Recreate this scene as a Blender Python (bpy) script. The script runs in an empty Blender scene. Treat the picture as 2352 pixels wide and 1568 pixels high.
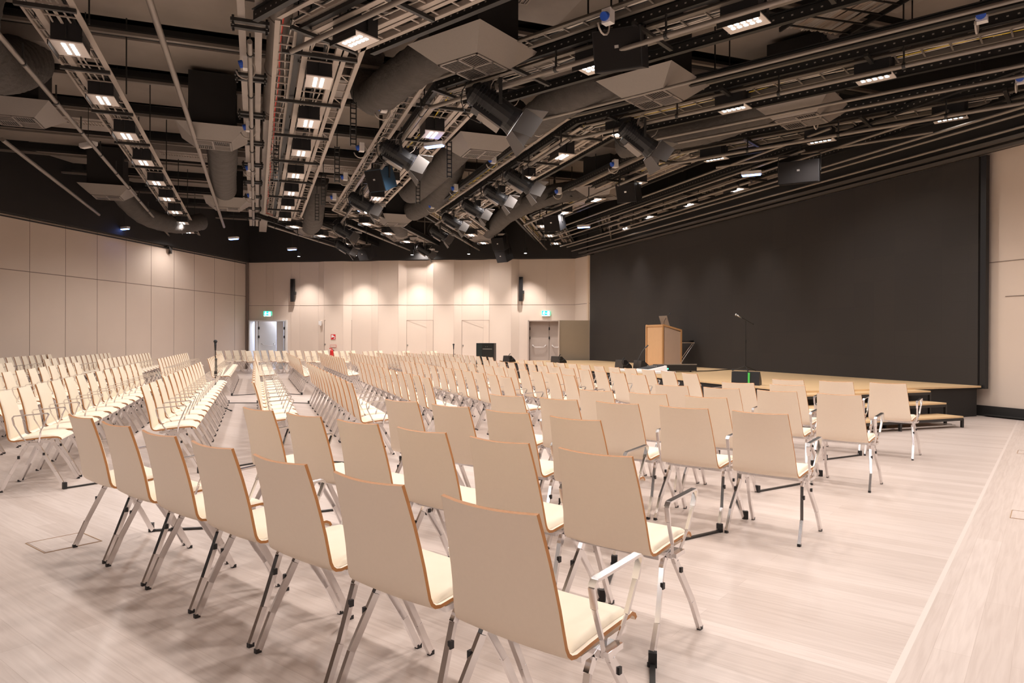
import bpy, math, random
from mathutils import Vector, Matrix
random.seed(7)
R = math.radians
scene = bpy.context.scene
COL = scene.collection

# ------------------------------------------------------------------ camera, world, exposure
def setup_camera():
    cam = bpy.data.cameras.new('camera'); ob = bpy.data.objects.new('camera', cam); COL.objects.link(ob)
    cam.sensor_width = 36.0; cam.lens = 36.0 * 1600.0 / 2352.0; cam.clip_end = 200
    roll = math.atan(0.004); p = -0.003125
    c, s = math.cos(roll), math.sin(roll)
    rt = Vector((c, -s * math.sin(p), s * math.cos(p)))
    up = Vector((-s, -c * math.sin(p), c * math.cos(p)))
    fw = Vector((0, math.cos(p), math.sin(p)))
    m = Matrix((rt, up, -fw)).transposed().to_4x4()
    m.translation = Vector((0, 0, 1.3))
    ob.matrix_world = m
    scene.camera = ob
setup_camera()
w = bpy.data.worlds.new('world'); scene.world = w; w.use_nodes = True
w.node_tree.nodes['Background'].inputs[0].default_value = (0.9, 0.8, 0.72, 1)
w.node_tree.nodes['Background'].inputs[1].default_value = 0.02
scene.view_settings.view_transform = 'Standard'
scene.view_settings.look = 'None'
scene.view_settings.exposure = 1.2
scene.view_settings.gamma = 1.0
scene.view_settings.use_curve_mapping = False
FLOOD_W = 84.0      # each LED floodlight
WASH_W = 200.0      # each wall washer
FLOOD_COL = (1.0, 0.915, 0.865)

# ------------------------------------------------------------------ helpers
class MB:
    """collects shapes, builds ONE mesh object"""
    def __init__(self): self.v = []; self.f = []; self.m = []
    def add(self, vs, fs, mi=0):
        b = len(self.v); self.v += [tuple(p) for p in vs]
        self.f += [tuple(i + b for i in f) for f in fs]; self.m += [mi] * len(fs)
    def box(self, c, s, mi=0, rz=0.0, mat=None):
        hx, hy, hz = s[0] / 2, s[1] / 2, s[2] / 2
        vs = [Vector((x, y, z)) for x in (-hx, hx) for y in (-hy, hy) for z in (-hz, hz)]
        if mat is None: mat = Matrix.Rotation(rz, 3, 'Z') if rz else None
        if mat is not None: vs = [mat @ q for q in vs]
        vs = [q + Vector(c) for q in vs]
        self.add(vs, [(0, 1, 3, 2), (4, 6, 7, 5), (0, 4, 5, 1), (2, 3, 7, 6), (0, 2, 6, 4), (1, 5, 7, 3)], mi)
    def bar(self, a, b, wx, wz, mi=0, upv=(0, 0, 1)):
        a, b = Vector(a), Vector(b); d = b - a; L = d.length
        if L < 1e-6: return
        x = d / L; u = Vector(upv)
        if abs(x.dot(u)) > 0.97: u = Vector((0, 1, 0))
        y = u.cross(x).normalized(); z = x.cross(y)
        self.box((a + b) / 2, (L, wx, wz), mi, mat=Matrix((x, y, z)).transposed())
    def tube(self, pts, r, n=8, mi=0, caps=True):
        pts = [Vector(p) for p in pts]; rings = []
        prev = None
        for i, p in enumerate(pts):
            if i == 0: d = pts[1] - p
            elif i == len(pts) - 1: d = p - pts[i - 1]
            else: d = (pts[i + 1] - p).normalized() + (p - pts[i - 1]).normalized()
            if d.length < 1e-9: d = Vector((0, 0, 1))
            d.normalize()
            if prev is None:
                u = Vector((0, 0, 1)) if abs(d.z) < 0.9 else Vector((1, 0, 0))
                x = d.cross(u).normalized()
            else:
                x = (prev - d * prev.dot(d)).normalized()
            prev = x; y = d.cross(x)
            rr = r[i] if isinstance(r, (list, tuple)) else r
            rings.append([p + x * rr * math.cos(2 * math.pi * k / n) + y * rr * math.sin(2 * math.pi * k / n) for k in range(n)])
        vs = [q for ring in rings for q in ring]; fs = []
        for i in range(len(rings) - 1):
            for k in range(n):
                a = i * n + k; b = i * n + (k + 1) % n
                fs.append((a, b, b + n, a + n))
        if caps:
            fs.append(tuple(range(n - 1, -1, -1))); fs.append(tuple(range((len(rings) - 1) * n, len(rings) * n)))
        self.add(vs, fs, mi)
    def cyl(self, c, r, h, n=16, mi=0, r2=None):
        self.tube([c, (c[0], c[1], c[2] + h)], [r, r if r2 is None else r2], n, mi)
    def sphere(self, c, r, n=10, mi=0, sz=1.0):
        vs = []; fs = []; m = n // 2
        for i in range(m + 1):
            th = math.pi * i / m
            for k in range(n):
                ph = 2 * math.pi * k / n
                vs.append((c[0] + r * math.sin(th) * math.cos(ph), c[1] + r * math.sin(th) * math.sin(ph), c[2] + r * sz * math.cos(th)))
        for i in range(m):
            for k in range(n):
                fs.append((i * n + k, (i + 1) * n + k, (i + 1) * n + (k + 1) % n, i * n + (k + 1) % n))
        self.add(vs, fs, mi)
    def prism(self, poly, z0, z1, mi=0, top_mi=None):
        n = len(poly)
        vs = [(p[0], p[1], z0) for p in poly] + [(p[0], p[1], z1) for p in poly]
        self.add(vs, [tuple(range(n - 1, -1, -1))] + [(i, (i + 1) % n, (i + 1) % n + n, i + n) for i in range(n)], mi)
        self.add([(p[0], p[1], z1) for p in poly], [tuple(range(n))], mi if top_mi is None else top_mi)
    def build(self, name, mats, parent=None, smooth=False, loc=None, rz=0.0, rot=None, autos=False):
        me = bpy.data.meshes.new(name); me.from_pydata(self.v, [], self.f)
        if not isinstance(mats, (list, tuple)): mats = [mats]
        for m in mats: me.materials.append(m)
        if len(mats) > 1: me.polygons.foreach_set('material_index', self.m)
        if smooth: me.polygons.foreach_set('use_smooth', [True] * len(me.polygons))
        me.update()
        if autos:
            me.set_sharp_from_angle(angle=R(40))
        o = bpy.data.objects.new(name, me); COL.objects.link(o)
        if parent: o.parent = parent
        if loc is not None: o.location = loc
        if rot is not None: o.rotation_euler = rot
        elif rz: o.rotation_euler = (0, 0, rz)
        return o

def tag(o, label=None, cat=None, group=None, kind=None):
    if label: o['label'] = label
    if cat: o['category'] = cat
    if group: o['group'] = group
    if kind: o['kind'] = kind
    return o
def thing(name, label, cat, loc=(0, 0, 0), rz=0.0, group=None):
    o = bpy.data.objects.new(name, None); o.empty_display_size = 0.1; COL.objects.link(o)
    o.location = loc; o.rotation_euler = (0, 0, rz)
    return tag(o, label, cat, group)
def struct(o): o['kind'] = 'structure'; return o
def copy_tree(o, parent=None):
    c = o.copy(); COL.objects.link(c); c.parent = parent
    for ch in list(o.children): copy_tree(ch, c)
    return c
ORD = ['first', 'second', 'third', 'fourth', 'fifth', 'sixth', 'seventh', 'eighth', 'ninth', 'tenth', 'eleventh',
       'twelfth', 'thirteenth', 'fourteenth', 'fifteenth', 'sixteenth', 'seventeenth', 'eighteenth', 'nineteenth', 'twentieth']
def ordn(i):
    if i < 20: return ORD[i]
    return 'twenty-' + ORD[i - 20]

# ------------------------------------------------------------------ materials
def mat(name, col, rough=0.6, metal=0.0, spec=0.5, noise=None, bump=None, emit=None, es=1.0):
    m = bpy.data.materials.new(name); m.use_nodes = True; nt = m.node_tree
    b = nt.nodes['Principled BSDF']
    b.inputs['Base Color'].default_value = (*col, 1); b.inputs['Roughness'].default_value = rough
    b.inputs['Metallic'].default_value = metal; b.inputs['Specular IOR Level'].default_value = spec
    if noise:
        scale, amt = noise
        tc = nt.nodes.new('ShaderNodeTexCoord'); nz = nt.nodes.new('ShaderNodeTexNoise'); nz.inputs['Scale'].default_value = scale
        nz.inputs['Detail'].default_value = 4
        mx = nt.nodes.new('ShaderNodeMix'); mx.data_type = 'RGBA'
        mx.inputs['A'].default_value = (*[c * (1 - amt) for c in col], 1); mx.inputs['B'].default_value = (*[min(1, c * (1 + amt)) for c in col], 1)
        nt.links.new(tc.outputs['Object'], nz.inputs['Vector']); nt.links.new(nz.outputs['Fac'], mx.inputs['Factor'])
        nt.links.new(mx.outputs['Result'], b.inputs['Base Color'])
    if bump:
        scale, dist = bump
        tc2 = nt.nodes.new('ShaderNodeTexCoord'); n2 = nt.nodes.new('ShaderNodeTexNoise'); n2.inputs['Scale'].default_value = scale
        bp = nt.nodes.new('ShaderNodeBump'); bp.inputs['Distance'].default_value = dist; bp.inputs['Strength'].default_value = 0.6
        nt.links.new(tc2.outputs['Object'], n2.inputs['Vector']); nt.links.new(n2.outputs['Fac'], bp.inputs['Height'])
        nt.links.new(bp.outputs['Normal'], b.inputs['Normal'])
    if emit:
        b.inputs['Emission Color'].default_value = (*emit, 1); b.inputs['Emission Strength'].default_value = es
    return m
M = {}
M['laminate'] = mat('laminate', (0.86, 0.74, 0.61), 0.45, noise=(60, 0.02), bump=(400, 0.0004))
M['ply_edge'] = mat('ply_edge', (0.46, 0.20, 0.065), 0.5, noise=(30, 0.12))
M['cushion'] = mat('cushion', (0.80, 0.70, 0.555), 0.55, noise=(25, 0.03))
M['chrome'] = mat('chrome', (0.80, 0.78, 0.78), 0.18, 1.0)
M['black_plastic'] = mat('black_plastic', (0.012, 0.012, 0.014), 0.45)
M['black_metal'] = mat('black_metal', (0.022, 0.021, 0.020), 0.45, noise=(8, 0.2))
M['black_paint'] = mat('black_paint', (0.016, 0.014, 0.013), 0.75, noise=(3, 0.2))
M['grey_metal'] = mat('grey_metal', (0.36, 0.33, 0.30), 0.4, 0.6, noise=(6, 0.12))
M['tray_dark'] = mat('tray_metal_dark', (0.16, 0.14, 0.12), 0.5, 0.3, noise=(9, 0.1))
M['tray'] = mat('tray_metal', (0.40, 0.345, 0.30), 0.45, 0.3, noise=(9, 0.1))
M['pipe'] = mat('pipe_metal', (0.24, 0.21, 0.185), 0.4, 0.4, noise=(5, 0.1))
M['hood'] = mat('hood_metal', (0.24, 0.21, 0.19), 0.5, 0.2, noise=(40, 0.06))
M['duct_cloth'] = mat('duct_cloth', (0.075, 0.066, 0.060), 0.85, noise=(6, 0.25), bump=(14, 0.03))
M['duct_metal'] = mat('duct_metal', (0.34, 0.30, 0.27), 0.5, 0.3, noise=(2.5, 0.2))
M['deck'] = mat('deck', (0.30, 0.255, 0.22), 0.8, noise=(0.9, 0.35))
M['cable_white'] = mat('cable_white', (0.48, 0.43, 0.385), 0.5)
M['cable_black'] = mat('cable_black', (0.015, 0.015, 0.015), 0.5)
M['cable_yellow'] = mat('cable_yellow', (0.62, 0.46, 0.05), 0.5)
M['cable_orange'] = mat('cable_orange', (0.85, 0.22, 0.05), 0.5)
M['cable_red'] = mat('cable_red', (0.6, 0.05, 0.03), 0.5)
M['blue'] = mat('blue_plastic', (0.02, 0.10, 0.55), 0.4)
M['white'] = mat('white_plastic', (0.75, 0.72, 0.70), 0.4)
M['led'] = mat('led', (1, 1, 1), 0.3, emit=(1, 0.97, 0.95), es=5.5)
M['led_blue'] = mat('led_blue', (0.2, 0.4, 1), 0.3, emit=(0.15, 0.3, 1.0), es=6)
M['led_plate'] = mat('led_plate', (0.70, 0.64, 0.60), 0.35, 0.2)
M['rig_box'] = mat('rig_box', (0.012, 0.012, 0.014), 0.5)
M['wood'] = mat('beech', (0.62, 0.36, 0.17), 0.45, noise=(14, 0.08))
M['wood_panel'] = mat('beech_panel', (0.70, 0.44, 0.24), 0.5, noise=(10, 0.05))
M['wood_side'] = mat('beech_side', (0.60, 0.46, 0.37), 0.5, noise=(10, 0.04))
M['silver'] = mat('silver', (0.60, 0.59, 0.58), 0.3, 0.8)
M['door_paint'] = mat('door_paint', (0.44, 0.36, 0.31), 0.5, noise=(5, 0.03))
M['door_white'] = mat('door_white', (0.72, 0.72, 0.72), 0.5)
M['corridor'] = mat('corridor_cool_lit', (0.62, 0.65, 0.80), 0.7)  # bluish tint puts cool light into the white corridor walls
M['sign_green'] = mat('sign_green', (0.0, 0.5, 0.3), 0.4, emit=(0.02, 0.75, 0.48), es=1.3)
M['sign_white'] = mat('sign_white', (1, 1, 1), 0.4, emit=(0.85, 1.0, 0.98), es=4.0)
M['red'] = mat('red_paint', (0.55, 0.02, 0.02), 0.4)
M['green_tape'] = mat('green_tape', (0.08, 0.62, 0.10), 0.5)
M['green_led'] = mat('green_led', (0.02, 0.6, 0.2), 0.5, emit=(0.05, 0.9, 0.4), es=2)
M['seam'] = mat('seam', (0.22, 0.165, 0.135), 0.8)
M['speaker_front'] = mat('speaker_front', (0.022, 0.020, 0.020), 0.9, spec=0.12, noise=(300, 0.4))
M['speaker_blue'] = mat('speaker_blue', (0.02, 0.05, 0.09), 0.45)  # bluish black of one loudspeaker cabinet
M['laptop'] = mat('laptop', (0.30, 0.27, 0.25), 0.35, 0.6)
M['glass'] = mat('sconce', (0.75, 0.70, 0.66), 0.3)

def wall_material(name, col):
    """plain painted board with faint mottling"""
    return mat(name, col, 0.62, noise=(1.3, 0.035), bump=(250, 0.0006))
M['wall'] = wall_material('wall_paint', (0.69, 0.575, 0.485))
M['wall_r'] = wall_material('wall_paint_right', (0.69, 0.575, 0.485))

def floor_material():
    m = bpy.data.materials.new('whitewashed_planks'); m.use_nodes = True; nt = m.node_tree; b = nt.nodes['Principled BSDF']
    N = nt.nodes.new; L = nt.links.new
    geo = N('ShaderNodeNewGeometry'); sep = N('ShaderNodeSeparateXYZ'); L(geo.outputs['Position'], sep.inputs[0])
    # which side of the seam that runs at 52 degrees through (1.88, 3.2)
    def math_(op, a, bb=None, c=None):
        n = N('ShaderNodeMath'); n.operation = op
        for i, q in enumerate((a, bb, c)):
            if q is None: continue
            if isinstance(q, (int, float)): n.inputs[i].default_value = q
            else: L(q, n.inputs[i])
        return n.outputs[0]
    nx, ny = math.sin(R(52.0)), -math.cos(R(52.0))
    side = math_('ADD', math_('MULTIPLY', sep.outputs[0], nx), math_('MULTIPLY', sep.outputs[1], ny))
    side = math_('SUBTRACT', side, 1.88 * nx + 3.2 * ny)
    right = math_('GREATER_THAN', side, 0.0)
    line = math_('LESS_THAN', math_('ABSOLUTE', side), 0.012)
    def planks(ang):
        mp = N('ShaderNodeMapping'); mp.inputs['Rotation'].default_value = (0, 0, -ang); L(geo.outputs['Position'], mp.inputs[0])
        br = N('ShaderNodeTexBrick'); br.offset = 0.37; br.offset_frequency = 2
        br.inputs['Scale'].default_value = 1; br.inputs['Brick Width'].default_value = 2.1; br.inputs['Row Height'].default_value = 0.135
        br.inputs['Mortar Size'].default_value = 0.0012; br.inputs['Mortar Smooth'].default_value = 0.2; br.inputs['Bias'].default_value = 0.0
        br.inputs['Color1'].default_value = (0.56, 0.47, 0.42, 1); br.inputs['Color2'].default_value = (0.635, 0.545, 0.495, 1)
        br.inputs['Mortar'].default_value = (0.50, 0.41, 0.36, 1)
        L(mp.outputs[0], br.inputs[0])
        mp2 = N('ShaderNodeMapping'); mp2.inputs['Scale'].default_value = (1.2, 22, 1); L(mp.outputs[0], mp2.inputs[0])
        nz = N('ShaderNodeTexNoise'); nz.inputs['Scale'].default_value = 2.2; nz.inputs['Detail'].default_value = 6; nz.inputs['Distortion'].default_value = 0.6
        L(mp2.outputs[0], nz.inputs['Vector'])
        mx = N('ShaderNodeMix'); mx.data_type = 'RGBA'; mx.blend_type = 'MULTIPLY'; mx.inputs['Factor'].default_value = 1
        rp = N('ShaderNodeValToRGB'); rp.color_ramp.elements[0].position = 0.3; rp.color_ramp.elements[0].color = (0.87, 0.85, 0.84, 1)
        rp.color_ramp.elements[1].position = 0.62; rp.color_ramp.elements[1].color = (1.0, 1.0, 1.0, 1)
        L(nz.outputs['Fac'], rp.inputs[0]); L(br.outputs['Color'], mx.inputs['A']); L(rp.outputs[0], mx.inputs['B'])
        return mx.outputs['Result']
    a = planks(R(142.0)); c = planks(R(52.0))
    mx = N('ShaderNodeMix'); mx.data_type = 'RGBA'; L(right, mx.inputs['Factor']); L(a, mx.inputs['A']); L(c, mx.inputs['B'])
    m2 = N('ShaderNodeMix'); m2.data_type = 'RGBA'; L(line, m2.inputs['Factor']); L(mx.outputs['Result'], m2.inputs['A']); m2.inputs['B'].default_value = (0.66, 0.57, 0.52, 1)
    L(m2.outputs['Result'], b.inputs['Base Color'])
    b.inputs['Roughness'].default_value = 0.36; b.inputs['Specular IOR Level'].default_value = 0.45
    return m
M['floor'] = floor_material()

def stage_material():
    m = bpy.data.materials.new('stage_veneer'); m.use_nodes = True; nt = m.node_tree; b = nt.nodes['Principled BSDF']
    geo = nt.nodes.new('ShaderNodeNewGeometry'); mp = nt.nodes.new('ShaderNodeMapping'); mp.inputs['Rotation'].default_value = (0, 0, -R(110)); mp.inputs['Scale'].default_value = (0.5, 12, 1)
    nz = nt.nodes.new('ShaderNodeTexNoise'); nz.inputs['Scale'].default_value = 1.6; nz.inputs['Detail'].default_value = 5
    rp = nt.nodes.new('ShaderNodeValToRGB'); rp.color_ramp.elements[0].color = (0.62, 0.41, 0.215, 1); rp.color_ramp.elements[1].color = (0.78, 0.56, 0.32, 1)
    nt.links.new(geo.outputs['Position'], mp.inputs[0]); nt.links.new(mp.outputs[0], nz.inputs['Vector']); nt.links.new(nz.outputs['Fac'], rp.inputs[0]); nt.links.new(rp.outputs[0], b.inputs['Base Color'])
    b.inputs['Roughness'].default_value = 0.4
    return m
M['stage'] = stage_material()

def perforated_material():
    """black strut with a row of round holes whose glint is painted as lighter dots"""
    m = bpy.data.materials.new('perforated_strut'); m.use_nodes = True; nt = m.node_tree; b = nt.nodes['Principled BSDF']
    N = nt.nodes.new; L = nt.links.new
    tc = N('ShaderNodeTexCoord'); sep = N('ShaderNodeSeparateXYZ'); L(tc.outputs['Object'], sep.inputs[0])
    def mth(op, a, q=None):
        n = N('ShaderNodeMath'); n.operation = op
        for i, z in enumerate((a, q)):
            if z is None: continue
            if isinstance(z, (int, float)): n.inputs[i].default_value = z
            else: L(z, n.inputs[i])
        return n.outputs[0]
    fx = mth('FRACT', mth('MULTIPLY', sep.outputs[0], 9.0))
    d = mth('ABSOLUTE', mth('SUBTRACT', fx, 0.5)); hole = mth('LESS_THAN', d, 0.11)
    dz = mth('LESS_THAN', mth('ABSOLUTE', sep.outputs[2]), 0.009)
    k = mth('MULTIPLY', hole, dz)
    mx = N('ShaderNodeMix'); mx.data_type = 'RGBA'; mx.inputs['A'].default_value = (0.010, 0.010, 0.010, 1); mx.inputs['B'].default_value = (0.30, 0.27, 0.24, 1)  # lighter colour stands in for reflections at the holes
    L(k, mx.inputs['Factor']); L(mx.outputs['Result'], b.inputs['Base Color']); b.inputs['Roughness'].default_value = 0.5
    return m
M['strut'] = perforated_material()

def led_wall_material():
    m = mat('led_screen', (0.034, 0.029, 0.027), 0.72, spec=0.35)
    nt = m.node_tree; b = nt.nodes['Principled BSDF']
    tc = nt.nodes.new('ShaderNodeTexCoord'); br = nt.nodes.new('ShaderNodeTexBrick'); br.offset = 0
    br.inputs['Scale'].default_value = 1; br.inputs['Brick Width'].default_value = 0.5; br.inputs['Row Height'].default_value = 0.5
    br.inputs['Mortar Size'].default_value = 0.002
    br.inputs['Color1'].default_value = (0.033, 0.029, 0.027, 1); br.inputs['Color2'].default_value = (0.037, 0.032, 0.029, 1); br.inputs['Mortar'].default_value = (0.027, 0.024, 0.022, 1)
    sx = nt.nodes.new('ShaderNodeSeparateXYZ'); cb = nt.nodes.new('ShaderNodeCombineXYZ')
    nt.links.new(tc.outputs['Object'], sx.inputs[0]); nt.links.new(sx.outputs[0], cb.inputs[0]); nt.links.new(sx.outputs[2], cb.inputs[1])
    nt.links.new(cb.outputs[0], br.inputs[0]); nt.links.new(br.outputs['Color'], b.inputs['Base Color'])
    return m
M['screen'] = led_wall_material()

# ------------------------------------------------------------------ the hall's directions (metres, camera stands at x=0, y=0)
T1 = Vector((-0.345, 0.9386)); N1 = Vector((0.9386, 0.345))            # long middle part, parallel to the screen
T2 = Vector((-0.766, 0.643)); N2 = Vector((0.643, 0.766))              # near part
T3 = Vector((0.167, 0.986)); N3 = Vector((0.986, -0.167))              # far part
WALLTOP = 4.5
DECKZ = 6.7
BL, BR_ = Vector((-11.25, 29.55)), Vector((2.48, 27.55))              # back wall ends
LW = Vector((-13.2, 17.9)); LDIR = (LW - BL).normalized()               # left wall runs from BL toward and past LW
LW0 = BL + LDIR * 34.0
SC0, SC1 = Vector((3.0, 26.4)), Vector((8.18, 12.05))                   # screen line
SDIR = (SC1 - SC0).normalized(); SN = Vector((SDIR.y, -SDIR.x)); 
if SN.dot(Vector((-1, -0.3))) < 0: SN = -SN                             # points into the room
RW1 = SC0 + SDIR * 31.0
def inter(px, a, b):
    """point on the plan line a-b seen from the camera position under the tangent px"""
    d = b - a; t = (px * a.y - a.x) / (d.x - px * d.y); return a + d * t
def tanx(p): return (p - 1176.0) / 1600.0

# ------------------------------------------------------------------ large structure
fl = MB(); fl.box((0, 12, -0.05), (60, 64, 0.1)); struct(fl.build('floor', M['floor']))
ce = MB(); ce.box((0, 12, DECKZ + 0.1), (60, 64, 0.2)); struct(ce.build('ceiling', M['black_paint']))

def wall_slab(name, a, b, z0, z1, thick, mats, seams=(), hs=(), outward=1):
    """a wall from a to b; room side at local y=0, body behind; seams = distances along, hs = heights of horizontal joints"""
    L = (b - a).length; ang = math.atan2(b.y - a.y, b.x - a.x)
    m = MB(); m.box((L / 2, outward * thick / 2, (z0 + z1) / 2), (L, thick, z1 - z0), 0)
    for s in seams: m.box((s, -outward * 0.002, (z0 + z1) / 2), (0.009, 0.005, z1 - z0), 1)
    for h in hs: m.box((L / 2, -outward * 0.002, h), (L, 0.005, 0.018), 1)
    return struct(m.build(name, mats, loc=(a.x, a.y, 0), rz=ang))
# left wall: from the back corner toward the camera's left
Ll = (LW0 - BL).length
seams = [ (inter(tanx(p), BL, LW) - BL).length for p in (539, 492, 446, 399, 347, 289, 223, 150, 68)]
step = 2.05
last = seams[-1]
while last < 30: last += step; seams.append(last)
wall_slab('wall_left', BL, LW0, 0, WALLTOP, 0.25, [M['wall'], M['seam']], seams, (3.07,), outward=-1)
wl = MB(); a = BL; 
tl = MB(); tl.box((Ll / 2, 0.02, 4.44), (Ll, 0.05, 0.03)); tl.box((Ll / 2, 0.05, 4.53), (Ll, 0.12, 0.05))
struct(tl.build('trim_1', M['black_metal'], loc=(BL.x, BL.y, 0), rz=math.atan2(LDIR.y, LDIR.x)))
cn = MB(); cn.box((0, 0, 2.25), (0.09, 0.09, 4.5)); struct(cn.build('trim_2', M['seam'], loc=(BL.x + 0.05, BL.y - 0.08, 0)))

# back wall: folded panels with the door openings cut out
Bd = (BR_ - BL).normalized(); Bn = Vector((Bd.y, -Bd.x))               # into the room
def bpt(px, depth=0.0):
    q = inter(tanx(px), BL, BR_); return q + Bn * depth
folds = [(568, 0), (611, 0), (629, .05), (670, .05), (688, 0), (731, 0), (747, .14), (791, .14), (808, 0), (853, 0), (871, .14), (917, .14), (934, 0),
         (979, 0), (997, .14), (1044, .14), (1060, 0), (1110, 0), (1125, .14), (1175, .14), (1192, 0), (1255, 0), (1320, 0)]
bw = MB()
def dep(px):
    for (p0, d0), (p1, d1) in zip(folds, folds[1:]):
        if p0 <= px <= p1: return d0 + (d1 - d0) * (px - p0) / (p1 - p0)
    return 0
cuts = sorted(set([p for p, d in folds] + [576, 662, 1213, 1282]))
DOORH = 2.06
for p0, p1 in zip(cuts, cuts[1:]):
    a = bpt(p0, dep(p0)); b = bpt(p1, dep(p1)); a2 = bpt(p0, -0.3); b2 = bpt(p1, -0.3)
    mid = (p0 + p1) / 2
    z0 = DOORH if (576 < mid < 662 or 1213 < mid < 1282) else 0.0
    vs = [(a.x, a.y, z0), (b.x, b.y, z0), (b.x, b.y, WALLTOP), (a.x, a.y, WALLTOP), (a2.x, a2.y, z0), (b2.x, b2.y, z0), (b2.x, b2.y, WALLTOP), (a2.x, a2.y, WALLTOP)]
    bw.add(vs, [(0, 1, 2, 3), (5, 4, 7, 6), (4, 5, 1, 0), (3, 2, 6, 7), (4, 0, 3, 7), (1, 5, 6, 2)], 0)
    # joints: one horizontal, verticals at the folds
    for h in (2.68,):
        q0 = a + Bn * 0.003; q1 = b + Bn * 0.003
        bw.bar((q0.x, q0.y, h), (q1.x, q1.y, h), 0.004, 0.014, 1)
for p, d in folds[1:-1]:
    q = bpt(p, d + 0.002)
    if 576 < p < 662 or 1213 < p < 1282: bw.box((q.x, q.y, (DOORH + WALLTOP) / 2), (0.010, 0.008, WALLTOP - DOORH), 2)
    else: bw.box((q.x, q.y, WALLTOP / 2), (0.010, 0.008, WALLTOP), 2)
M['joint_light'] = mat('joint_light', (0.62, 0.52, 0.45), 0.6)
struct(bw.build('wall_back', [M['wall'], M['seam'], M['joint_light']]))
# hidden flush doors drawn in the back wall by thin joints
fj = MB()
for (pa, pb) in ((748, 808), (934, 997), (1061, 1125)):
    qa = bpt(pa, dep(pa) + 0.004); qb = bpt(pb, dep(pb) + 0.004)
    fj.bar((qa.x, qa.y, DOORH), (qb.x, qb.y, DOORH), 0.006, 0.014)
    for q in (qa, qb): fj.box((q.x, q.y, DOORH / 2), (0.010, 0.008, DOORH))
struct(fj.build('trim_3', M['seam']))
# short angled piece between back wall and screen, and its pale edge
wall_slab('wall_back_right', BR_, Vector((3.0, 26.25)), 0, WALLTOP, 0.2, [M['wall'], M['seam']], (), (2.68,), outward=1)
ed = MB(); ed.box((0, 0, (0.53 + WALLTOP) / 2), (0.13, 0.10, WALLTOP - 0.53)); struct(ed.build('trim_4', mat('pale_edge', (0.66, 0.52, 0.40), 0.5), loc=(SC0.x - 0.09, SC0.y + 0.10, 0), rz=math.atan2(SDIR.y, SDIR.x)))
# wall behind the screen, continuing beside it toward the camera
off = -SN * 0.10
wall_slab('wall_right', SC0 + off, RW1 + off, 0, WALLTOP + 0.06, 0.25, [M['wall_r'], M['seam']], (), (), outward=(1 if SN.dot(Vector((-SDIR.y, SDIR.x))) < 0 else -1))
sj = MB(); Ls = (SC1 - SC0).length
o1 = -1 if SN.dot(Vector((-SDIR.y, SDIR.x))) < 0 else 1
sj.box((Ls + 8, 0.0, 2.66), (16.0, 0.006, 0.012)); sj.box((Ls + 8.13, 0.0, 2.06), (15.7, 0.006, 0.012))
struct(sj.build('trim_5', M['seam'], loc=(SC0.x + off.x + SN.x * .004, SC0.y + off.y + SN.y * .004, 0), rz=math.atan2(SDIR.y, SDIR.x)))
bb = MB(); bb.box((Ls + 7.95, 0.0, 0.09), (16.3, 0.04, 0.18)); bb.box((Ls + 8.0, o1 * 0.06, 0.03), (16.0, 0.10, 0.02))
struct(bb.build('baseboard_right', M['black_paint'], loc=(SC0.x + off.x + SN.x * .02, SC0.y + off.y + SN.y * .02, 0), rz=math.atan2(SDIR.y, SDIR.x)))
# black bulkhead above every wall up to the deck
bh = MB()
for a, b, o in ((LW0, BL, 0.15), (BL, BR_, 0.1), (BR_, SC0, 0.1)):
    bh.bar((a.x, a.y, (WALLTOP + DECKZ) / 2 + 0.02), (b.x, b.y, (WALLTOP + DECKZ) / 2 + 0.02), 0.42, DECKZ - WALLTOP)
c0 = SC0 + SDIR * -0.4 - SN * 0.1; c1 = RW1 - SN * 0.1
bh.bar((c0.x, c0.y, (WALLTOP + 0.1 + DECKZ) / 2), (c1.x, c1.y, (WALLTOP + 0.1 + DECKZ) / 2), 0.5, DECKZ - WALLTOP - 0.1)
struct(bh.build('trim_6', M['black_paint']))
for k, (oo, zz, hh) in enumerate(((0.16, 4.535, 0.05), (0.27, 4.62, 0.05))):
    g = MB(); a = SC0 - SDIR * 0.5 + SN * oo; b = RW1 + SN * oo
    g.bar((a.x, a.y, zz), (b.x, b.y, zz), 0.09, hh)
    struct(g.build('trim_%d' % (7 + k), mat('rail_grey_%d' % k, (0.10, 0.088, 0.078), 0.5, 0.2)))

# room behind and to the sides of the camera, so light stays inside
rb = MB(); rb.bar((LW0.x, LW0.y, DECKZ / 2), (RW1.x, RW1.y, DECKZ / 2), 0.2, DECKZ); struct(rb.build('wall_rear', M['wall']))

# corridor behind the open door
dj0 = bpt(576); dj1 = bpt(662); W0 = (dj1 - dj0).length
cr = MB(); ang = math.atan2(Bd.y, Bd.x)
for c, s in (((W0 / 2, 3.3, 1.3), (6.0, 0.1, 2.6)), ((-2.2, 1.75, 1.3), (0.1, 3.0, 2.6)), ((W0 + 1.6, 1.75, 1.3), (0.1, 3.0, 2.6)), ((W0 / 2, 1.75, 2.6), (6.0, 3.2, 0.1))):
    cr.box(c, s)
struct(cr.build('wall_corridor', M['corridor'], loc=(dj0.x, dj0.y, 0), rz=ang))
cw = MB(); cw.box((W0 * 0.69, 1.5, 1.3), (0.3, 2.4, 2.6)); struct(cw.build('wall_corridor_divider', M['door_white'], loc=(dj0.x, dj0.y, 0), rz=ang))
fr = MB(); fr.box((0.02, 0.02, DOORH / 2), (0.05, 0.40, DOORH)); fr.box((W0 - 0.02, 0.02, DOORH / 2), (0.05, 0.40, DOORH)); fr.box((W0 / 2, 0.02, DOORH - 0.02), (W0, 0.40, 0.05))
fr.box((0.28, 0.03, DOORH / 2), (0.06, 0.3, DOORH))
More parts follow.
